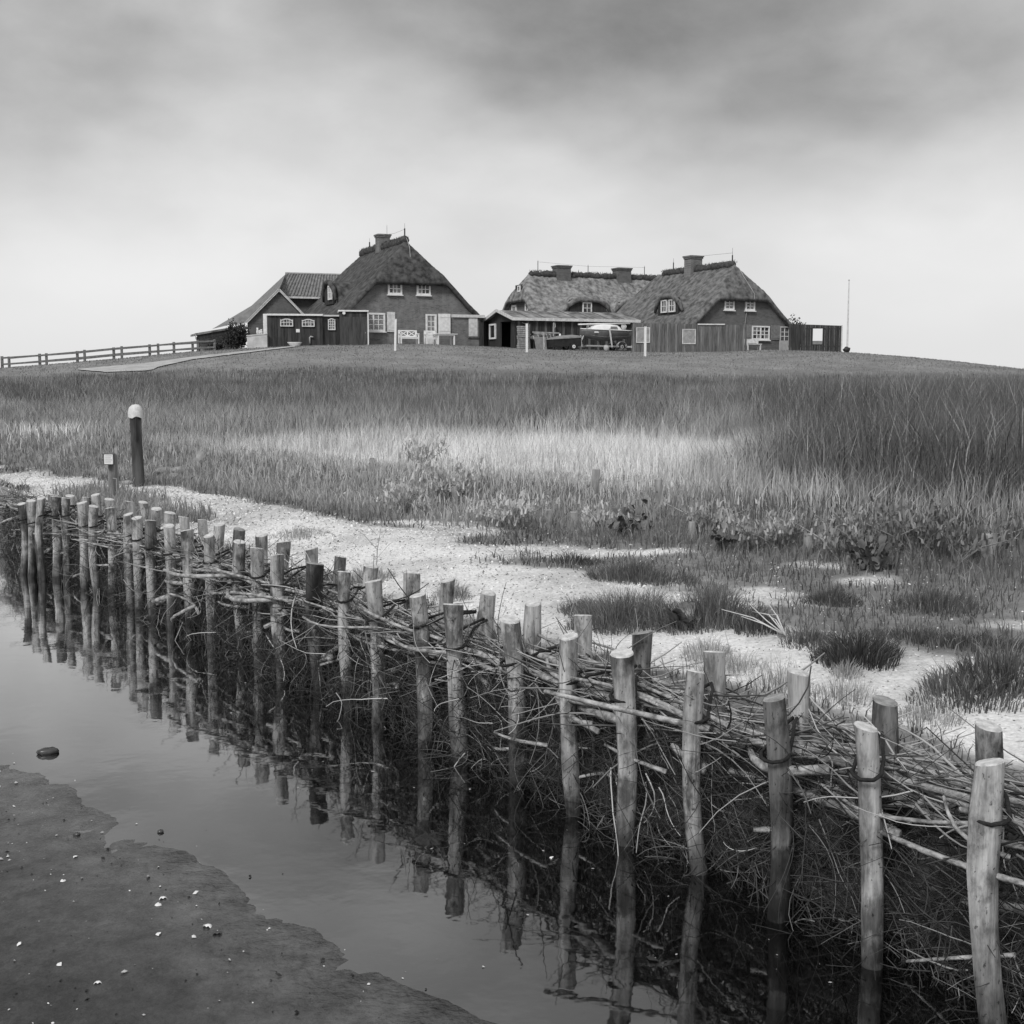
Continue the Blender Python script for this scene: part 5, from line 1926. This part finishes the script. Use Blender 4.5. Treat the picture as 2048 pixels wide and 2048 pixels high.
bodyw = MB().box(0, x1, 0, depth, -.5, zA - .1).box(x1 + .003, x2, .25, depth, -.3, zA - .13).box(x2 + .003, x3, -.1, 2.2, -.3, zt3 - .1)
bodyw.build('wall', TIMBER_DARK, ob)
planks(ob, 0.02, x1, -.3, zA - .12, 0, TIMBER_DARK, mat('faded_dark_boards', .035, .075, 9, .8, stretch=(1, 1, .12), bump=.25))
planks(ob, x1 + .01, x2 - .02, -.2, zA - .15, .25, TIMBER_DARK, MATS['faded_dark_boards'])
planks(ob, x2 + .02, x3, -.2, zt3 - .12, -.1, TIMBER_DARK, MATS['faded_dark_boards'])
MB().box(-.05, x1 + .02, -.16, depth, zA - .098, zA + .02).build('roof_edge', WHITE, ob)
MB().box(x1 + .021, x2, .10, depth, zA - .12, zA - .02).build('roof_edge', WHITE_OLD, ob)
MB().box(x2 - .06, x3 + .06, -.25, 2.3, zt3 - .098, zt3).build('roof_edge', WHITE, ob)
MB().box(x3 - .02, x3 + .06, -.16, -.04, 0, zt3 - .1).build('corner_trim', WHITE, ob)
for a, b, nx_, ny_, yy in (((1088, 1190), (1246, 1287), 4, 2, -.03), ((1350, 1195), (1505, 1290), 4, 2, -.03), ((1665, 1185), (1757, 1328), 3, 4, .22)):
    xa, zb_ = FW(*a); xb, za_ = FW(*b)
    window(ob, (xa + xb) / 2, yy, za_, xb - xa, zb_ - za_, nx_, ny_, 'm', WHITE_OLD, .065, .035, sill=False, arch=.14)
xd, zd = FW(1810, 1170); xe_, _ = fac(*c2(385, 1105), OW, AW)
dd_ = MB().box(xd, xe_ + .9, -.155, -.135, 0, zd).build('door', MATS['faded_dark_boards'], ob)
MB().tube([(xe_ + .75, -.19, 1.0), (xe_ + .75, -.156, 1.0)], .03, 6).build('handle', METAL, dd_)
xl, zl = FW(1858, 1125)
MB().tube([(xl, -.24, zl), (xl, -.135, zl)], [.10, .11], 10).build('round_lamp', WHITE, ob)
xa, zb_ = FW(1280, 1317); xb, za_ = FW(1327, 1357)
MB().box(xa, xb, -.06, -.034, za_, zb_).build('notice', WHITE, ob)
xa, zb_ = FW(1448, 1475); xb, zc_ = FW(1480, 1415)
MB().tube([(xa, -.10, zb_ - .1), (xa, -.10, zc_ - .03), (xa + .05, -.13, zc_ + .04), (xb + .04, -.16, zc_)], [.05, .05, .05, .045], 7).build('drain_pipe', METAL, ob, True)
xw, zw0 = FW(885, 1365); _, zw1 = FW(885, 1130)
MB().box(xw, -.06, .1, .35, zw0 - .1, zA + .015).build('white_end_panel', WHITE, ob)
# white trough by the outbuilding
xa, za_ = FW(1265, 1495)
q = np.array([OW[0] + xa * math.cos(AW) + .6 * math.sin(AW), OW[1] + xa * math.sin(AW) - .6 * math.cos(AW)])
mb = MB()
n_ = 12
prof = [(.30, 0), (.46, .20), (.49, .24), (.44, .23), (.28, .06)]
vs = [(r * math.cos(2 * math.pi * k / n_), r * .5 * math.sin(2 * math.pi * k / n_), z) for r, z in prof for k in range(n_)]
fs = [(i * n_ + k, i * n_ + (k + 1) % n_, (i + 1) * n_ + (k + 1) % n_, (i + 1) * n_ + k) for i in range(4) for k in range(n_)] + [tuple(range(4 * n_, 5 * n_))]
tag(mb.add(vs, fs).build('trough', WHITE, None, True, (q[0], q[1], tz(*q) + .02), AW), 'white oval trough standing below the outbuilding windows', 'trough')
# pale low wall with pots on top
xa, zb_ = FW(700, 1395); xb, za_ = FW(945, 1560)
gwx = OW[0] + (xa + xb) / 2 * math.cos(AW); gwy = OW[1] + (xa + xb) / 2 * math.sin(AW)
gz = tz(gwx, gwy)
hwl = (xb - xa) / 2
zz1 = zb_ + ZW - gz
gwl = thing('garden_wall', 'pale rendered low wall at the left end of the outbuilding', 'wall', (gwx, gwy - .3, gz), AW)
MB().prism([(-hwl, -.4), (hwl, -.4), (hwl, zz1 + .08), (-hwl, zz1 - .06)], -.12, .12).build('wall', PLASTER, gwl)
MB().prism([(-hwl - .04, zz1 - .058), (hwl + .02, zz1 + .083), (hwl + .02, zz1 + .14), (-hwl - .04, zz1 + .0)], -.16, .16).build('coping', WHITE_OLD, gwl)
for i, (px, hh, lb) in enumerate(((825, .42, 'tall white jug on the pale garden wall'), (850, .26, 'small white pot on the pale garden wall, middle of three'), (872, .30, 'white pot on the pale garden wall beside the outbuilding'))):
    xx, _ = FW(px, 1300)
    fx = (xx - xa) / (xb - xa)
    ztop = zz1 - .0 + .14 * fx
    X = gwx + (xx - (xa + xb) / 2) * math.cos(AW); Yq = gwy - .3 + (xx - (xa + xb) / 2) * math.sin(AW)
    r = .085
    tag(MB().tube([(0, 0, 0), (0, 0, hh * .45), (0, 0, hh * .75), (0, 0, hh)], [r * .7, r, r * .6, r * .8], 9).build('pot', WHITE, None, True, (X, Yq, gz + ztop)), lb, 'pot', 'white pots on the garden wall')

# ------------------------------------------------------------------ tiled barn behind the outbuilding
AB = math.radians(20)
OB = at(*c1(1070, 1250), 92)     # foot line of the gable wing
ZB = tz(OB[0], OB[1]) - .1


def FB(px, py, back=0.0):
    O = np.array([OB[0] - back * math.sin(AB), OB[1] + back * math.cos(AB)])
    x, z = fac(*c1(px, py), O, AB)
    return x, z - ZB


bn = thing('tiled_barn', 'brick barn with tiled roof and pale-edged gable behind the outbuilding', 'barn', (OB[0], OB[1], ZB), AB)
TILE = mat('pantile_roof', .12, .22, 3, .8, bump=.3, detail=6)
TILEP = mat('plain_roof_slope', .13, .20, 2, .85, bump=.2)
gx0, gz0 = FB(1070, 842)
gl, gzl = FB(700, 1222)
gr, gzr = FB(1345, 1130)
ext = FB(485, 1270)
MB().prism([(gl - .0, -.3), (gr + .3, -.3), (gr + .3, gzr - .4), (gr, gzr - .1), (gx0, gz0 - .15), (gl, gzl - .12)], 0, .3).build('wall', BRICK2, bn)
for a, b in (((gl - .15, gzl - .1), (gx0, gz0)), ((gx0, gz0), (gr + .15, gzr - .12))):
    MB().beam((a[0], -.2, a[1]), (b[0], -.2, b[1]), .06, .16).build('bargeboard', WHITE_OLD, bn)
# main roof with ridge running right-back
rL = FB(1160, 650, 5.2); rR = FB(1900, 668, 5.2)
eL = FB(1160, 918, 2.2); eR = FB(1700, 932, 2.2)
rx1 = rR[0] + 2.5
zri, zei = rL[1], eL[1]
sx0 = eL[0] - .6
main = MB().add([(gx0, 2.2 - 0.0, zei), (rx1, 2.2, zei), (rx1, 5.2, zri), (rL[0], 5.2, zri), (gx0, 2.2, zei - .12), (rx1, 2.2, zei - .12), (rx1, 5.2, zri - .12), (rL[0], 5.2, zri - .12)],
                [(0, 1, 2, 3), (7, 6, 5, 4), (0, 4, 5, 1), (1, 5, 6, 2), (2, 6, 7, 3), (3, 7, 4, 0)])
mr = main.build('roof', TILE, bn)
nt_ = 34
for k in range(nt_):
    f = (k + .5) / nt_
    a = Vector((gx0 + (rx1 - gx0) * f, 2.18, zei + .03)); b = Vector((rL[0] + (rx1 - rL[0]) * f, 5.2, zri + .03))
    MB().tube([a, b], .065, 5).build('tile_row', TILE, mr)
MB().tube([(rL[0] - .05, 5.2, zri + .03), (rx1, 5.2, zri + .03)], .11, 6).build('ridge_tile', mat('pale_ridge_tile', .22, .34, 8, .8), mr)
MB().box(gx0 + .4, rx1, 2.06, 2.19, zei - .16, zei - .02).build('gutter', WHITE_OLD, bn)
MB().box(gx0 + .2, rx1, 2.6, 2.9, -.3, zei - .1).build('wall', BRICK2, bn)
# back slope and long left slope sweeping low
MB().add([(rL[0], 5.2, zri - .01), (rx1, 5.2, zri - .01), (rx1, 8.4, zei - .4), (rL[0] - 2.2, 8.4, zei - .4)], [(0, 1, 2, 3)]).build('roof', TILE, bn)
lo1 = (ext[0] - .15, 0.4, ext[1]); lo2 = (ext[0] - .4, 7.5, ext[1])
MB().add([(gl - .2, -.25, gzl - .12), (gx0, -.25, gz0 + .02), (rL[0] - .02, 5.2, zri), (rL[0] - 2.2, 8.4, zei - .4), lo2, lo1], [(0, 1, 2, 3, 4, 5)]).build('roof', TILEP, bn)
MB().add([(gx0, -.25, gz0 + .02), (gr + .2, -.25, gzr - .1), (gr + .2, 2.2, gzr - .1), (gx0 + .6, 2.6, zei + .1)], [(0, 1, 2, 3)]).build('roof', TILEP, bn)

# ------------------------------------------------------------------ open carport at the far left
OC = at(*c1(300, 1580), 88)
AC = math.radians(20)
ZC = tz(OC[0], OC[1]) - .05


def FC(px, py):
    x, z = fac(*c1(px, py), OC, AC)
    return x, z - ZC


cp = thing('carport', 'low lean-to carport with pale back wall at the end of the rail fence', 'carport', (OC[0], OC[1], ZC), AC)
xa, za_ = FC(80, 1372); xb, zb_ = FC(500, 1285)
MB().prism([(xa - .1, za_ - .12), (xb + .6, zb_ - .08), (xb + .6, zb_ + .05), (xa - .1, za_ + .02)], -.3, 3.2).build('roof', MATS['bitumen_roof_sheet'], cp)
MB().prism([(xa, za_ - .42), (xb + .4, zb_ - .40), (xb + .4, zb_ - .12), (xa, za_ - .14)], -.2, -.12).build('beam', TIMBER_DARK, cp)
MB().prism([(xa + .3, -.4), (xb + .6, -.4), (xb + .6, zb_ - .12), (xa + .3, za_ - .14)], 3.0, 3.15).build('back_wall', PLASTER, cp)
for xx in (xa + .12, xb - .3):
    MB().box(xx - .08, xx + .08, -.24, -.08, -.4, za_ - .43).build('post', TIMBER_DARK, cp)
MB().tube([(xa - .12, -.36, za_ - .05), (xa - .10, -.36, za_ - .35), (xa + .02, -.32, za_ - .6), (xa + .02, -.30, -.2)], .035, 6).build('downpipe', METAL, cp)


# ------------------------------------------------------------------ shrubs
def shrub(name, label, loc, r, h, n, t0, t1, lw=.09, group=None):
    e = thing(name, label, 'shrub', loc, 0, group)
    mb = MB()
    tips = []
    for k in range(16):
        a = random.random() * 6.28
        q = math.sqrt(random.random()) * r
        tip = (q * math.cos(a), q * math.sin(a) * .8, h * random.uniform(.45, 1.0) * (1 - .35 * (q / r) ** 2))
        mb.tube([(random.uniform(-.05, .05), 0, -.1), (tip[0] * .45, tip[1] * .45, tip[2] * .55), tip], [.03, .02, .008], 4)
        tips.append(tip)
    mb.build('branch', mat('shrub_bark', .05, .09, 9), e)
    P_ = []
    for k in range(n):
        t_ = random.choice(tips)
        f = random.uniform(.35, 1.08)
        P_.append((t_[0] * f + random.gauss(0, r * .13), t_[1] * f + random.gauss(0, r * .13), max(.02, t_[2] * f + random.gauss(0, h * .07))))
    f = blades('foliage', np.array(P_), rng.uniform(lw * .8, lw * 1.6, n), np.full(n, lw), LEAF, rng.uniform(t0, t1, n), 1.6, e)
    return e


P = at(*c1(560, 1560), 83.5)
shrub('shrub', 'dense dark shrub between the carport and the pale garden wall', (P[0], P[1], tz(P[0], P[1])), .95, 1.75, 2600, .02, .07)
P = at(*c1(335, 1560), 84.5)
shrub('shrub', 'low dark shrub under the carport beside the rail fence', (P[0], P[1], tz(P[0], P[1])), .55, .5, 500, .02, .06)
P = at(*c4(1415, 880), 90)
shrub('shrub', 'shrub top showing above the dark board wall at the right house', (P[0], P[1], tz(P[0], P[1])), 1.0, 2.75, 1500, .04, .10, .10)

# ------------------------------------------------------------------ board fence and dark windbreak at the right house
AF = math.radians(5)
OF = at(*c4(100, 895), 83.0)
ZF = tz(OF[0], OF[1]) - .05
fe = thing('board_fence', 'tall weathered board fence with two hatches in front of the right house', 'fence', (OF[0], OF[1], ZF), AF)


def FF(px, py):
    x, z = fac(*c4(px, py), OF, AF)
    return x, z - ZF


xe_, zt_ = FF(1012, 685)
xe_l, zt_l = FF(100, 668)
k, x = 0, 0.0
while x < xe_:
    f = x / xe_
    hh = zt_l + (zt_ - zt_l) * f + random.uniform(-.02, .02)
    gz_ = tz(OF[0] + x * math.cos(AF), OF[1] + x * math.sin(AF)) - ZF - .1
    MB().box(x, x + .125, -.03 - .022 * (k % 2), -.005 - .022 * (k % 2), gz_, hh).build('board', TIMBER_MID if k % 4 else mat('grey_boards', .12, .22, 9, .85, stretch=(1, 1, .12), bump=.3), fe)
    x += .142; k += 1
for zz_ in (.35, zt_ - .3):
    MB().box(0, xe_, .0, .06, zz_, zz_ + .09).build('rail', TIMBER_MID, fe)
k = 0
while k * 1.6 < xe_:
    MB().box(k * 1.6, k * 1.6 + .1, .062, .16, -.4, zt_ - .05).build('post', TIMBER_MID, fe)
    k += 1
for a, b, lb in (((130, 703), (238, 828), 'left hatch with white edge'), ((500, 717), (606, 838), 'right hatch with pale lower edge')):
    xa, zb_ = FF(*a); xb, za_ = FF(*b)
    ht = MB().box(xa + .05, xb - .05, -.085, -.06, za_ + .05, zb_ - .04).build('hatch', mat('grey_hatch_panel', .22, .34, 5, .8), fe)
    ht['label'] = lb
    MB().box(xa, xa + .048, -.10, -.06, za_, zb_).box(xb - .048, xb, -.10, -.06, za_, zb_).box(xa + .048, xb - .048, -.10, -.06, za_, za_ + .048).box(xa + .048, xb - .048, -.098, -.06, zb_ - .038, zb_).build('frame', WHITE_OLD, ht)
xa, zb_ = FF(625, 680); xb, za_ = FF(842, 676)
MB().box(xa, xb, -.12, .1, zb_ - .03, zb_ + .05).build('top_board', WHITE_OLD, fe)

AD = math.radians(4)
ODx = at(*c4(1356, 890), 86.4)
ZD = tz(ODx[0], ODx[1]) - .05


def FD(px, py):
    x, z = fac(*c4(px, py), ODx, AD)
    return x, z - ZD


wb = thing('board_windbreak', 'dark board windbreak with a bright square opening right of the house door', 'windbreak', (ODx[0], ODx[1], ZD), AD)
xe_, zt_ = FD(1784, 690); _, zt_l = FD(1360, 676)
oxa, ozb = FD(1545, 713); oxb, oza = FD(1632, 812)
_, ozp = FD(1632, 840)
k, x = 0, 0.0
while x < xe_:
    f = x / xe_
    hh = zt_l + (zt_ - zt_l) * f
    m_ = TIMBER_DARK if k % 3 else MATS['faded_dark_boards']
    gz_ = tz(ODx[0] + x, ODx[1]) - ZD - .1
    mid_ = x + .08
    if oxa < mid_ < oxb:
        MB().box(x, x + .155, -.03 - .01 * (k % 2), -.003, gz_, ozp).build('board', m_, wb)
        MB().box(x, x + .155, -.03 - .01 * (k % 2), -.003, ozb, hh).build('board', m_, wb)
    else:
        MB().box(x, x + .155, -.03 - .01 * (k % 2), -.003, gz_, hh).build('board', m_, wb)
    x += .168; k += 1
MB().box(oxa - .07, oxa, -.05, .02, ozp - .05, ozb + .05).box(oxb, oxb + .07, -.05, .02, ozp - .05, ozb + .05).box(oxa, oxb, -.05, .02, ozb, ozb + .05).box(oxa, oxb, -.05, .02, ozp - .05, ozp).build('opening_frame', TIMBER_DARK, wb)
MB().box(oxa, oxb, -.02, -.005, ozp, oza).build('low_panel', mat('grey_low_panel', .16, .26, 5, .8), wb)
MB().box(xe_ - .02, xe_ + .07, -.05, .06, -.3, zt_ + .03).build('end_post', WHITE_OLD, wb)
for zz_ in (.3, zt_ - .25):
    MB().box(0, oxa - .08, .0, .05, zz_, zz_ + .09).box(oxb + .08, xe_ - .03, .0, .05, zz_, zz_ + .09).build('rail', TIMBER_DARK, wb)

# ------------------------------------------------------------------ garden furniture in front of the big house
FURN = mat('white_garden_paint', .72, .82, 5, .5)


def front(px, out_):
    """ground point in front of the big house facade at crop C2 column px"""
    O = np.array([O1[0] + out_ * math.sin(A1), O1[1] - out_ * math.cos(A1)])
    x, _ = fac(*c2(px, 1400), O, A1)
    X, Y = O[0] + x * math.cos(A1), O[1] + x * math.sin(A1)
    return X, Y, tz(X, Y)


def bench(name, label, cat, loc, w, nback, rz):
    e = thing(name, label, cat, loc, rz)
    for xx in (-w / 2 + .03, w / 2 - .03):
        MB().box(xx - .04, xx + .04, -.52, -.44, 0, .64).build('leg', FURN, e)
        MB().box(xx - .04, xx + .04, -.04, .04, 0, .92).build('leg', FURN, e)
        MB().box(xx - .045, xx + .045, -.56, -.045, .642, .69).build('armrest', FURN, e)
    st = MB()
    for k in range(5):
        st.box(-w / 2 + .075, w / 2 - .075, -.52 + k * .095, -.52 + k * .095 + .08, .42, .455)
    st.box(-w / 2 + .075, w / 2 - .075, -.505, -.475, .33, .418)
    st.build('seat', FURN, e)
    b = MB().box(-w / 2 + .075, w / 2 - .075, -.03, .03, .84, .92).box(-w / 2 + .075, w / 2 - .075, -.03, .03, .46, .54)
    cw = (w - .15) / nback
    for k in range(nback + 1):
        xx = -w / 2 + .075 + cw * k
        b.box(max(xx - .045, -w / 2 + .0751), min(xx + .045, w / 2 - .0751), -.028, .028, .541, .839)
    for k in range(nback):
        xa = -w / 2 + .075 + cw * k + .045; xb = xa + cw - .09
        b.beam((xa, .002, .541), (xb, .002, .839), .03, .055).beam((xa, -.002, .839), (xb, -.002, .541), .03, .055)
    b.build('backrest', FURN, e)
    return e


X, Y, Z = front(995, .75)
bench('garden_bench', 'white garden bench with crossed backrest against the brick gable', 'bench', (X, Y, Z), 1.30, 2, A1)
X, Y, Z = front(1245, .75)
bench('garden_chair', 'white garden armchair with crossed backrest in front of the house door', 'chair', (X, Y, Z), .78, 1, A1)
X, Y, Z = front(1415, 1.2)
e = thing('garden_table', 'white garden table beside the armchair at the house door', 'table', (X, Y, Z), A1)
MB().box(-.80, .80, -.42, .42, .70, .745).box(-.62, .62, -.34, .34, .60, .698).build('table_top', FURN, e)
for xx in (-.58, .58):
    for yy in (-.32, .32):
        MB().box(xx - .045, xx + .045, yy - .045, yy + .045, 0, .599).build('leg', FURN, e)
# bench at the right house
O_ = np.array([O2[0] + .7 * math.sin(A2), O2[1] - .7 * math.cos(A2)])
x, _ = fac(*c4(1065, 885), O_, A2)
X, Y = O_[0] + x * math.cos(A2), O_[1] + x * math.sin(A2)
e = thing('garden_bench', 'small pale bench below the window of the right house', 'bench', (X, Y, tz(X, Y)), A2)
MB().box(-.62, .62, -.26, .2, .40, .46).box(-.62, .62, .14, .2, .50, .78).build('seat', WHITE_OLD, e)
for xx in (-.52, .52):
    MB().box(xx - .04, xx + .04, -.24, -.16, 0, .399).build('leg', WHITE_OLD, e)
    MB().box(xx - .04, xx + .04, .08, .139, 0, .78).build('leg', WHITE_OLD, e)
MB().prism([(-.60, 0), (-.55, 0), (-.68, .62), (-.74, .62)], -.32, -.27).build('side_strut', WHITE, e)

# white clothes posts on the lawn
for (u, vt, vb, lb) in ((790, 640, 701.5, 'white clothes post in front of the big house and bench'), (1053.5, 649, 704.5, 'white clothes post in front of the timber shed'), (1290, 655, 712.5, 'white clothes post in front of the board fence hatch')):
    P = terrv(u, vb)
    hh = (vb - vt) / FPX * P[1]
    lean = .05 if u < 800 else 0
    e = thing('clothes_post', lb, 'post', (P[0], P[1], tz(P[0], P[1])), .2, 'white clothes posts on the lawn')
    MB().prism([(-.06, -.2), (.06, -.2), (.06 + lean, hh), (-.06 + lean, hh)], -.06, .06).build('shaft', FURN, e)
    MB().box(-.068 + lean, .068 + lean, -.068, .068, hh + .001, hh + .03).build('cap', WHITE_OLD, e)

# flagpole with a dark float at its foot
P = at(1694, 703, 86)
zg = tz(P[0], P[1])
e = thing('flagpole', 'thin bare flagpole right of the windbreak', 'flagpole', (P[0], P[1], zg))
MB().tube([(0, 0, -.2), (0, 0, 2.4), (0, 0, 4.85)], [.07, .055, .035], 7).build('pole', WHITE_OLD, e)
MB().tube([(0, 0, 4.851), (0, 0, 4.92)], [.06, .03], 7).build('truck', METAL, e)
rock('fishing_float', 'dark round float lying at the foot of the flagpole', (P[0] - .1, P[1] - .3, zg + .2), .19, 1.3, 1, 1, DARK, 21, 'float')

# ------------------------------------------------------------------ rail fences along the track
RAILW = mat('grey_rail_wood', .10, .20, 8, .85, bump=.3)
for nm, us, Yd, top0, top1, lb in (('n', [4, 79.5, 155, 228, 300, 348.6, 397, 430], 80, 29.5, 20.5, 'nearer post-and-rail fence along the track on the left slope'), ('f', [18, 93, 169.5, 244, 317, 386, 443], 86, 27.5, 18.5, 'farther post-and-rail fence along the track on the left slope')):
    pts = []
    for u in us:
        f = (u - 4) / 440
        Y_ = Yd + 3 * f
        X_ = (u - 1024) / FPX * Y_ * math.cos(PITCH)
        # exact column
        X_ = float(at(u, 720, Y_)[0])
        zg = tz(X_, Y_)
        vt = np.interp(u, [36, 80, 155, 230, 300, 388, 440], [714, 708.5, 702, 694.5, 689, 684, 684.5])
        if nm == 'f': vt -= 1.0
        zt_ = float(at(u, vt, Y_)[2])
        pts.append((X_, Y_, zg, max(zt_, zg + .75)))
    o_ = pts[0]
    e = thing('rail_fence', lb, 'fence', (o_[0], o_[1], o_[2]), 0, 'rail fences along the track')
    for X_, Y_, zg, zt_ in pts:
        x, y, z = X_ - o_[0], Y_ - o_[1], zg - o_[2]
        MB().box(x - .07, x + .07, y - .07, y + .07, z - .3, zt_ - o_[2]).build('post', RAILW, e)
    for (a, b) in zip(pts[:-1], pts[1:]):
        for dz in (.12, .52):
            MB().beam((a[0] - o_[0], a[1] - o_[1] - .09, a[3] - o_[2] - dz), (b[0] - o_[0], b[1] - o_[1] - .09, b[3] - o_[2] - dz), .05, .11).build('rail', RAILW, e)

# ------------------------------------------------------------------ mooring pile and sign post on the left bank
x, y, z = ong(276, 972)
e = thing('mooring_pile', 'stout dark mooring pile capped with white sheet on the left bank', 'post', (x, y, z))
hh = .80
MB().tube([(0, 0, -.3), (0.01, 0, .1), (0, 0, .45), (-.005, 0, hh)], [.072, .064, .060, .064], 12).build('shaft', mat('tarred_wood', .025, .10, 9, .8, stretch=(1, 1, .2), bump=.4), e, True)
vs = []
n_ = 14
for r, z_ in ((.078, hh - .06), (.076, hh + .0), (.066, hh + .045), (.035, hh + .075)):
    for k in range(n_):
        a = 2 * math.pi * k / n_
        rr_ = r * (1 + .07 * math.sin(3 * a + r * 40) + .03 * math.sin(7 * a))
        vs.append((rr_ * math.cos(a), rr_ * math.sin(a), z_ + (.012 * math.sin(4 * a) if z_ < hh - .01 else 0)))
vs.append((0, 0, hh + .08))
fs = [(i * n_ + k, i * n_ + (k + 1) % n_, (i + 1) * n_ + (k + 1) % n_, (i + 1) * n_ + k) for i in range(3) for k in range(n_)] + [(3 * n_ + k, 3 * n_ + (k + 1) % n_, 4 * n_) for k in range(n_)]
MB().add(vs, fs).build('sheet_cap', mat('white_plastic_sheet', .48, .7, 12, .5, bump=.3), e, True)
MB().tube([(.02, -.075, .5), (.03, -.08, .75)], .012, 4).build('staple', DARK, e)

x, y, z = ong(225, 1000)
e = thing('sign_post', 'short wooden post with a small white notice box on the left bank', 'sign', (x, y, z), .12)
MB().tube([(0, 0, -.2), (0, 0, .25), (.005, 0, .47)], [.040, .036, .036], 8).build('shaft', STUMP, e, True)
MB().box(.03, .055, .02, .06, .1, .52).build('back_lath', TIMBER_PALE, e)
bx_ = MB().box(-.055, .045, -.10, -.037, .36, .47).build('notice_box', mat('dark_box', .05, .09, 6, .6), e)
MB().box(-.047, .037, -.106, -.101, .367, .463).build('notice_face', FURN, bx_)
for k in range(4):
    MB().box(-.038, .028 - .01 * (k % 2), -.108, -.1065, .447 - k * .02, .452 - k * .02).build('line_of_print', mat('faint_print', .3, .38, 9), bx_)
MB().tube([(.02, -.045, .22), (.055, -.05, .22), (.055, -.05, .08)], .006, 4).build('hook', METAL, e)
for i, (u, v, r, lb) in enumerate(((254, 968, .06, 'pale stone at the foot of the mooring pile'), (330, 950, .10, 'flat pale stone, nearest of the heap right of the mooring pile'), (352, 957, .09, 'lowest flat stone of the heap right of the mooring pile'),
                                   (360, 945, .10, 'dark-edged flat stone in the heap right of the mooring pile'), (372, 928, .09, 'uppermost stone of the heap in the grass'), (405, 947, .09, 'upright pale stone at the right end of the heap'), (292, 940, .06, 'small round stone close to the mooring pile'))):
    x, y, z = ong(u, v)
    rock('stone', lb, (x, y, z + r * .2), r, 1.3, .9, .5 if i != 5 else 1.0, STONE, 30 + i, 'stone', 'stones beside the mooring pile', rz=i)

# ------------------------------------------------------------------ dark weed and floating bits in the creek
P = onz(858, 1677, .004)
vs = [(0, 0, .012)]
fs = []
K = 26
for k in range(K):
    a = 2 * math.pi * k / K
    r = .055 * random.uniform(.65, 1.25)
    vs.append((r * .6 * math.cos(a), r * .8 * math.sin(a), .010 + random.uniform(-.003, .003)))
for k in range(K):
    a = 2 * math.pi * k / K
    r = .055 * random.uniform(.9, 1.5)
    vs.append((r * .8 * math.cos(a), r * 1.1 * math.sin(a), -.004))
for k in range(K):
    fs.append((0, 1 + k, 1 + (k + 1) % K))
    fs.append((1 + k, 1 + K + k, 1 + K + (k + 1) % K, 1 + (k + 1) % K))
tag(MB().add(vs, fs).build('floating_weed', mat('black_weed', .008, .02, 40, .6, bump=.5), None, False, (P[0], P[1], .001)), 'black clump of weed floating among the pile reflections', 'weed')
n = 110
s_ = rng.uniform(.3, 8, n)
d_ = rng.uniform(-.75, -.05, n)
x, y = xy(s_, d_)
sz = rng.exponential(.003, n) + .0015
a = rng.random(n) * 6.28
e1 = np.stack([np.cos(a), np.sin(a), 0 * a], 1) * sz[:, None]
e2 = np.stack([-np.sin(a), np.cos(a), 0 * a], 1) * (sz * .5)[:, None]
C_ = np.stack([x, y, np.full(n, .004)], 1)
V = np.stack([C_ - e1, C_ - e2, C_ + e1 * .9, C_ + e2 * 1.1], 1).reshape(-1, 3)
k = np.arange(n) * 4
tag(link('floating_flecks', np_mesh('floating_flecks', V, np.stack([k, k + 1, k + 2, k + 3], 1), SHELL, np.repeat(np.where(rng.random(n) < .5, .45, .03), 4))), 'tiny flecks floating on the creek beside the piles', 'flecks', None, 'stuff')
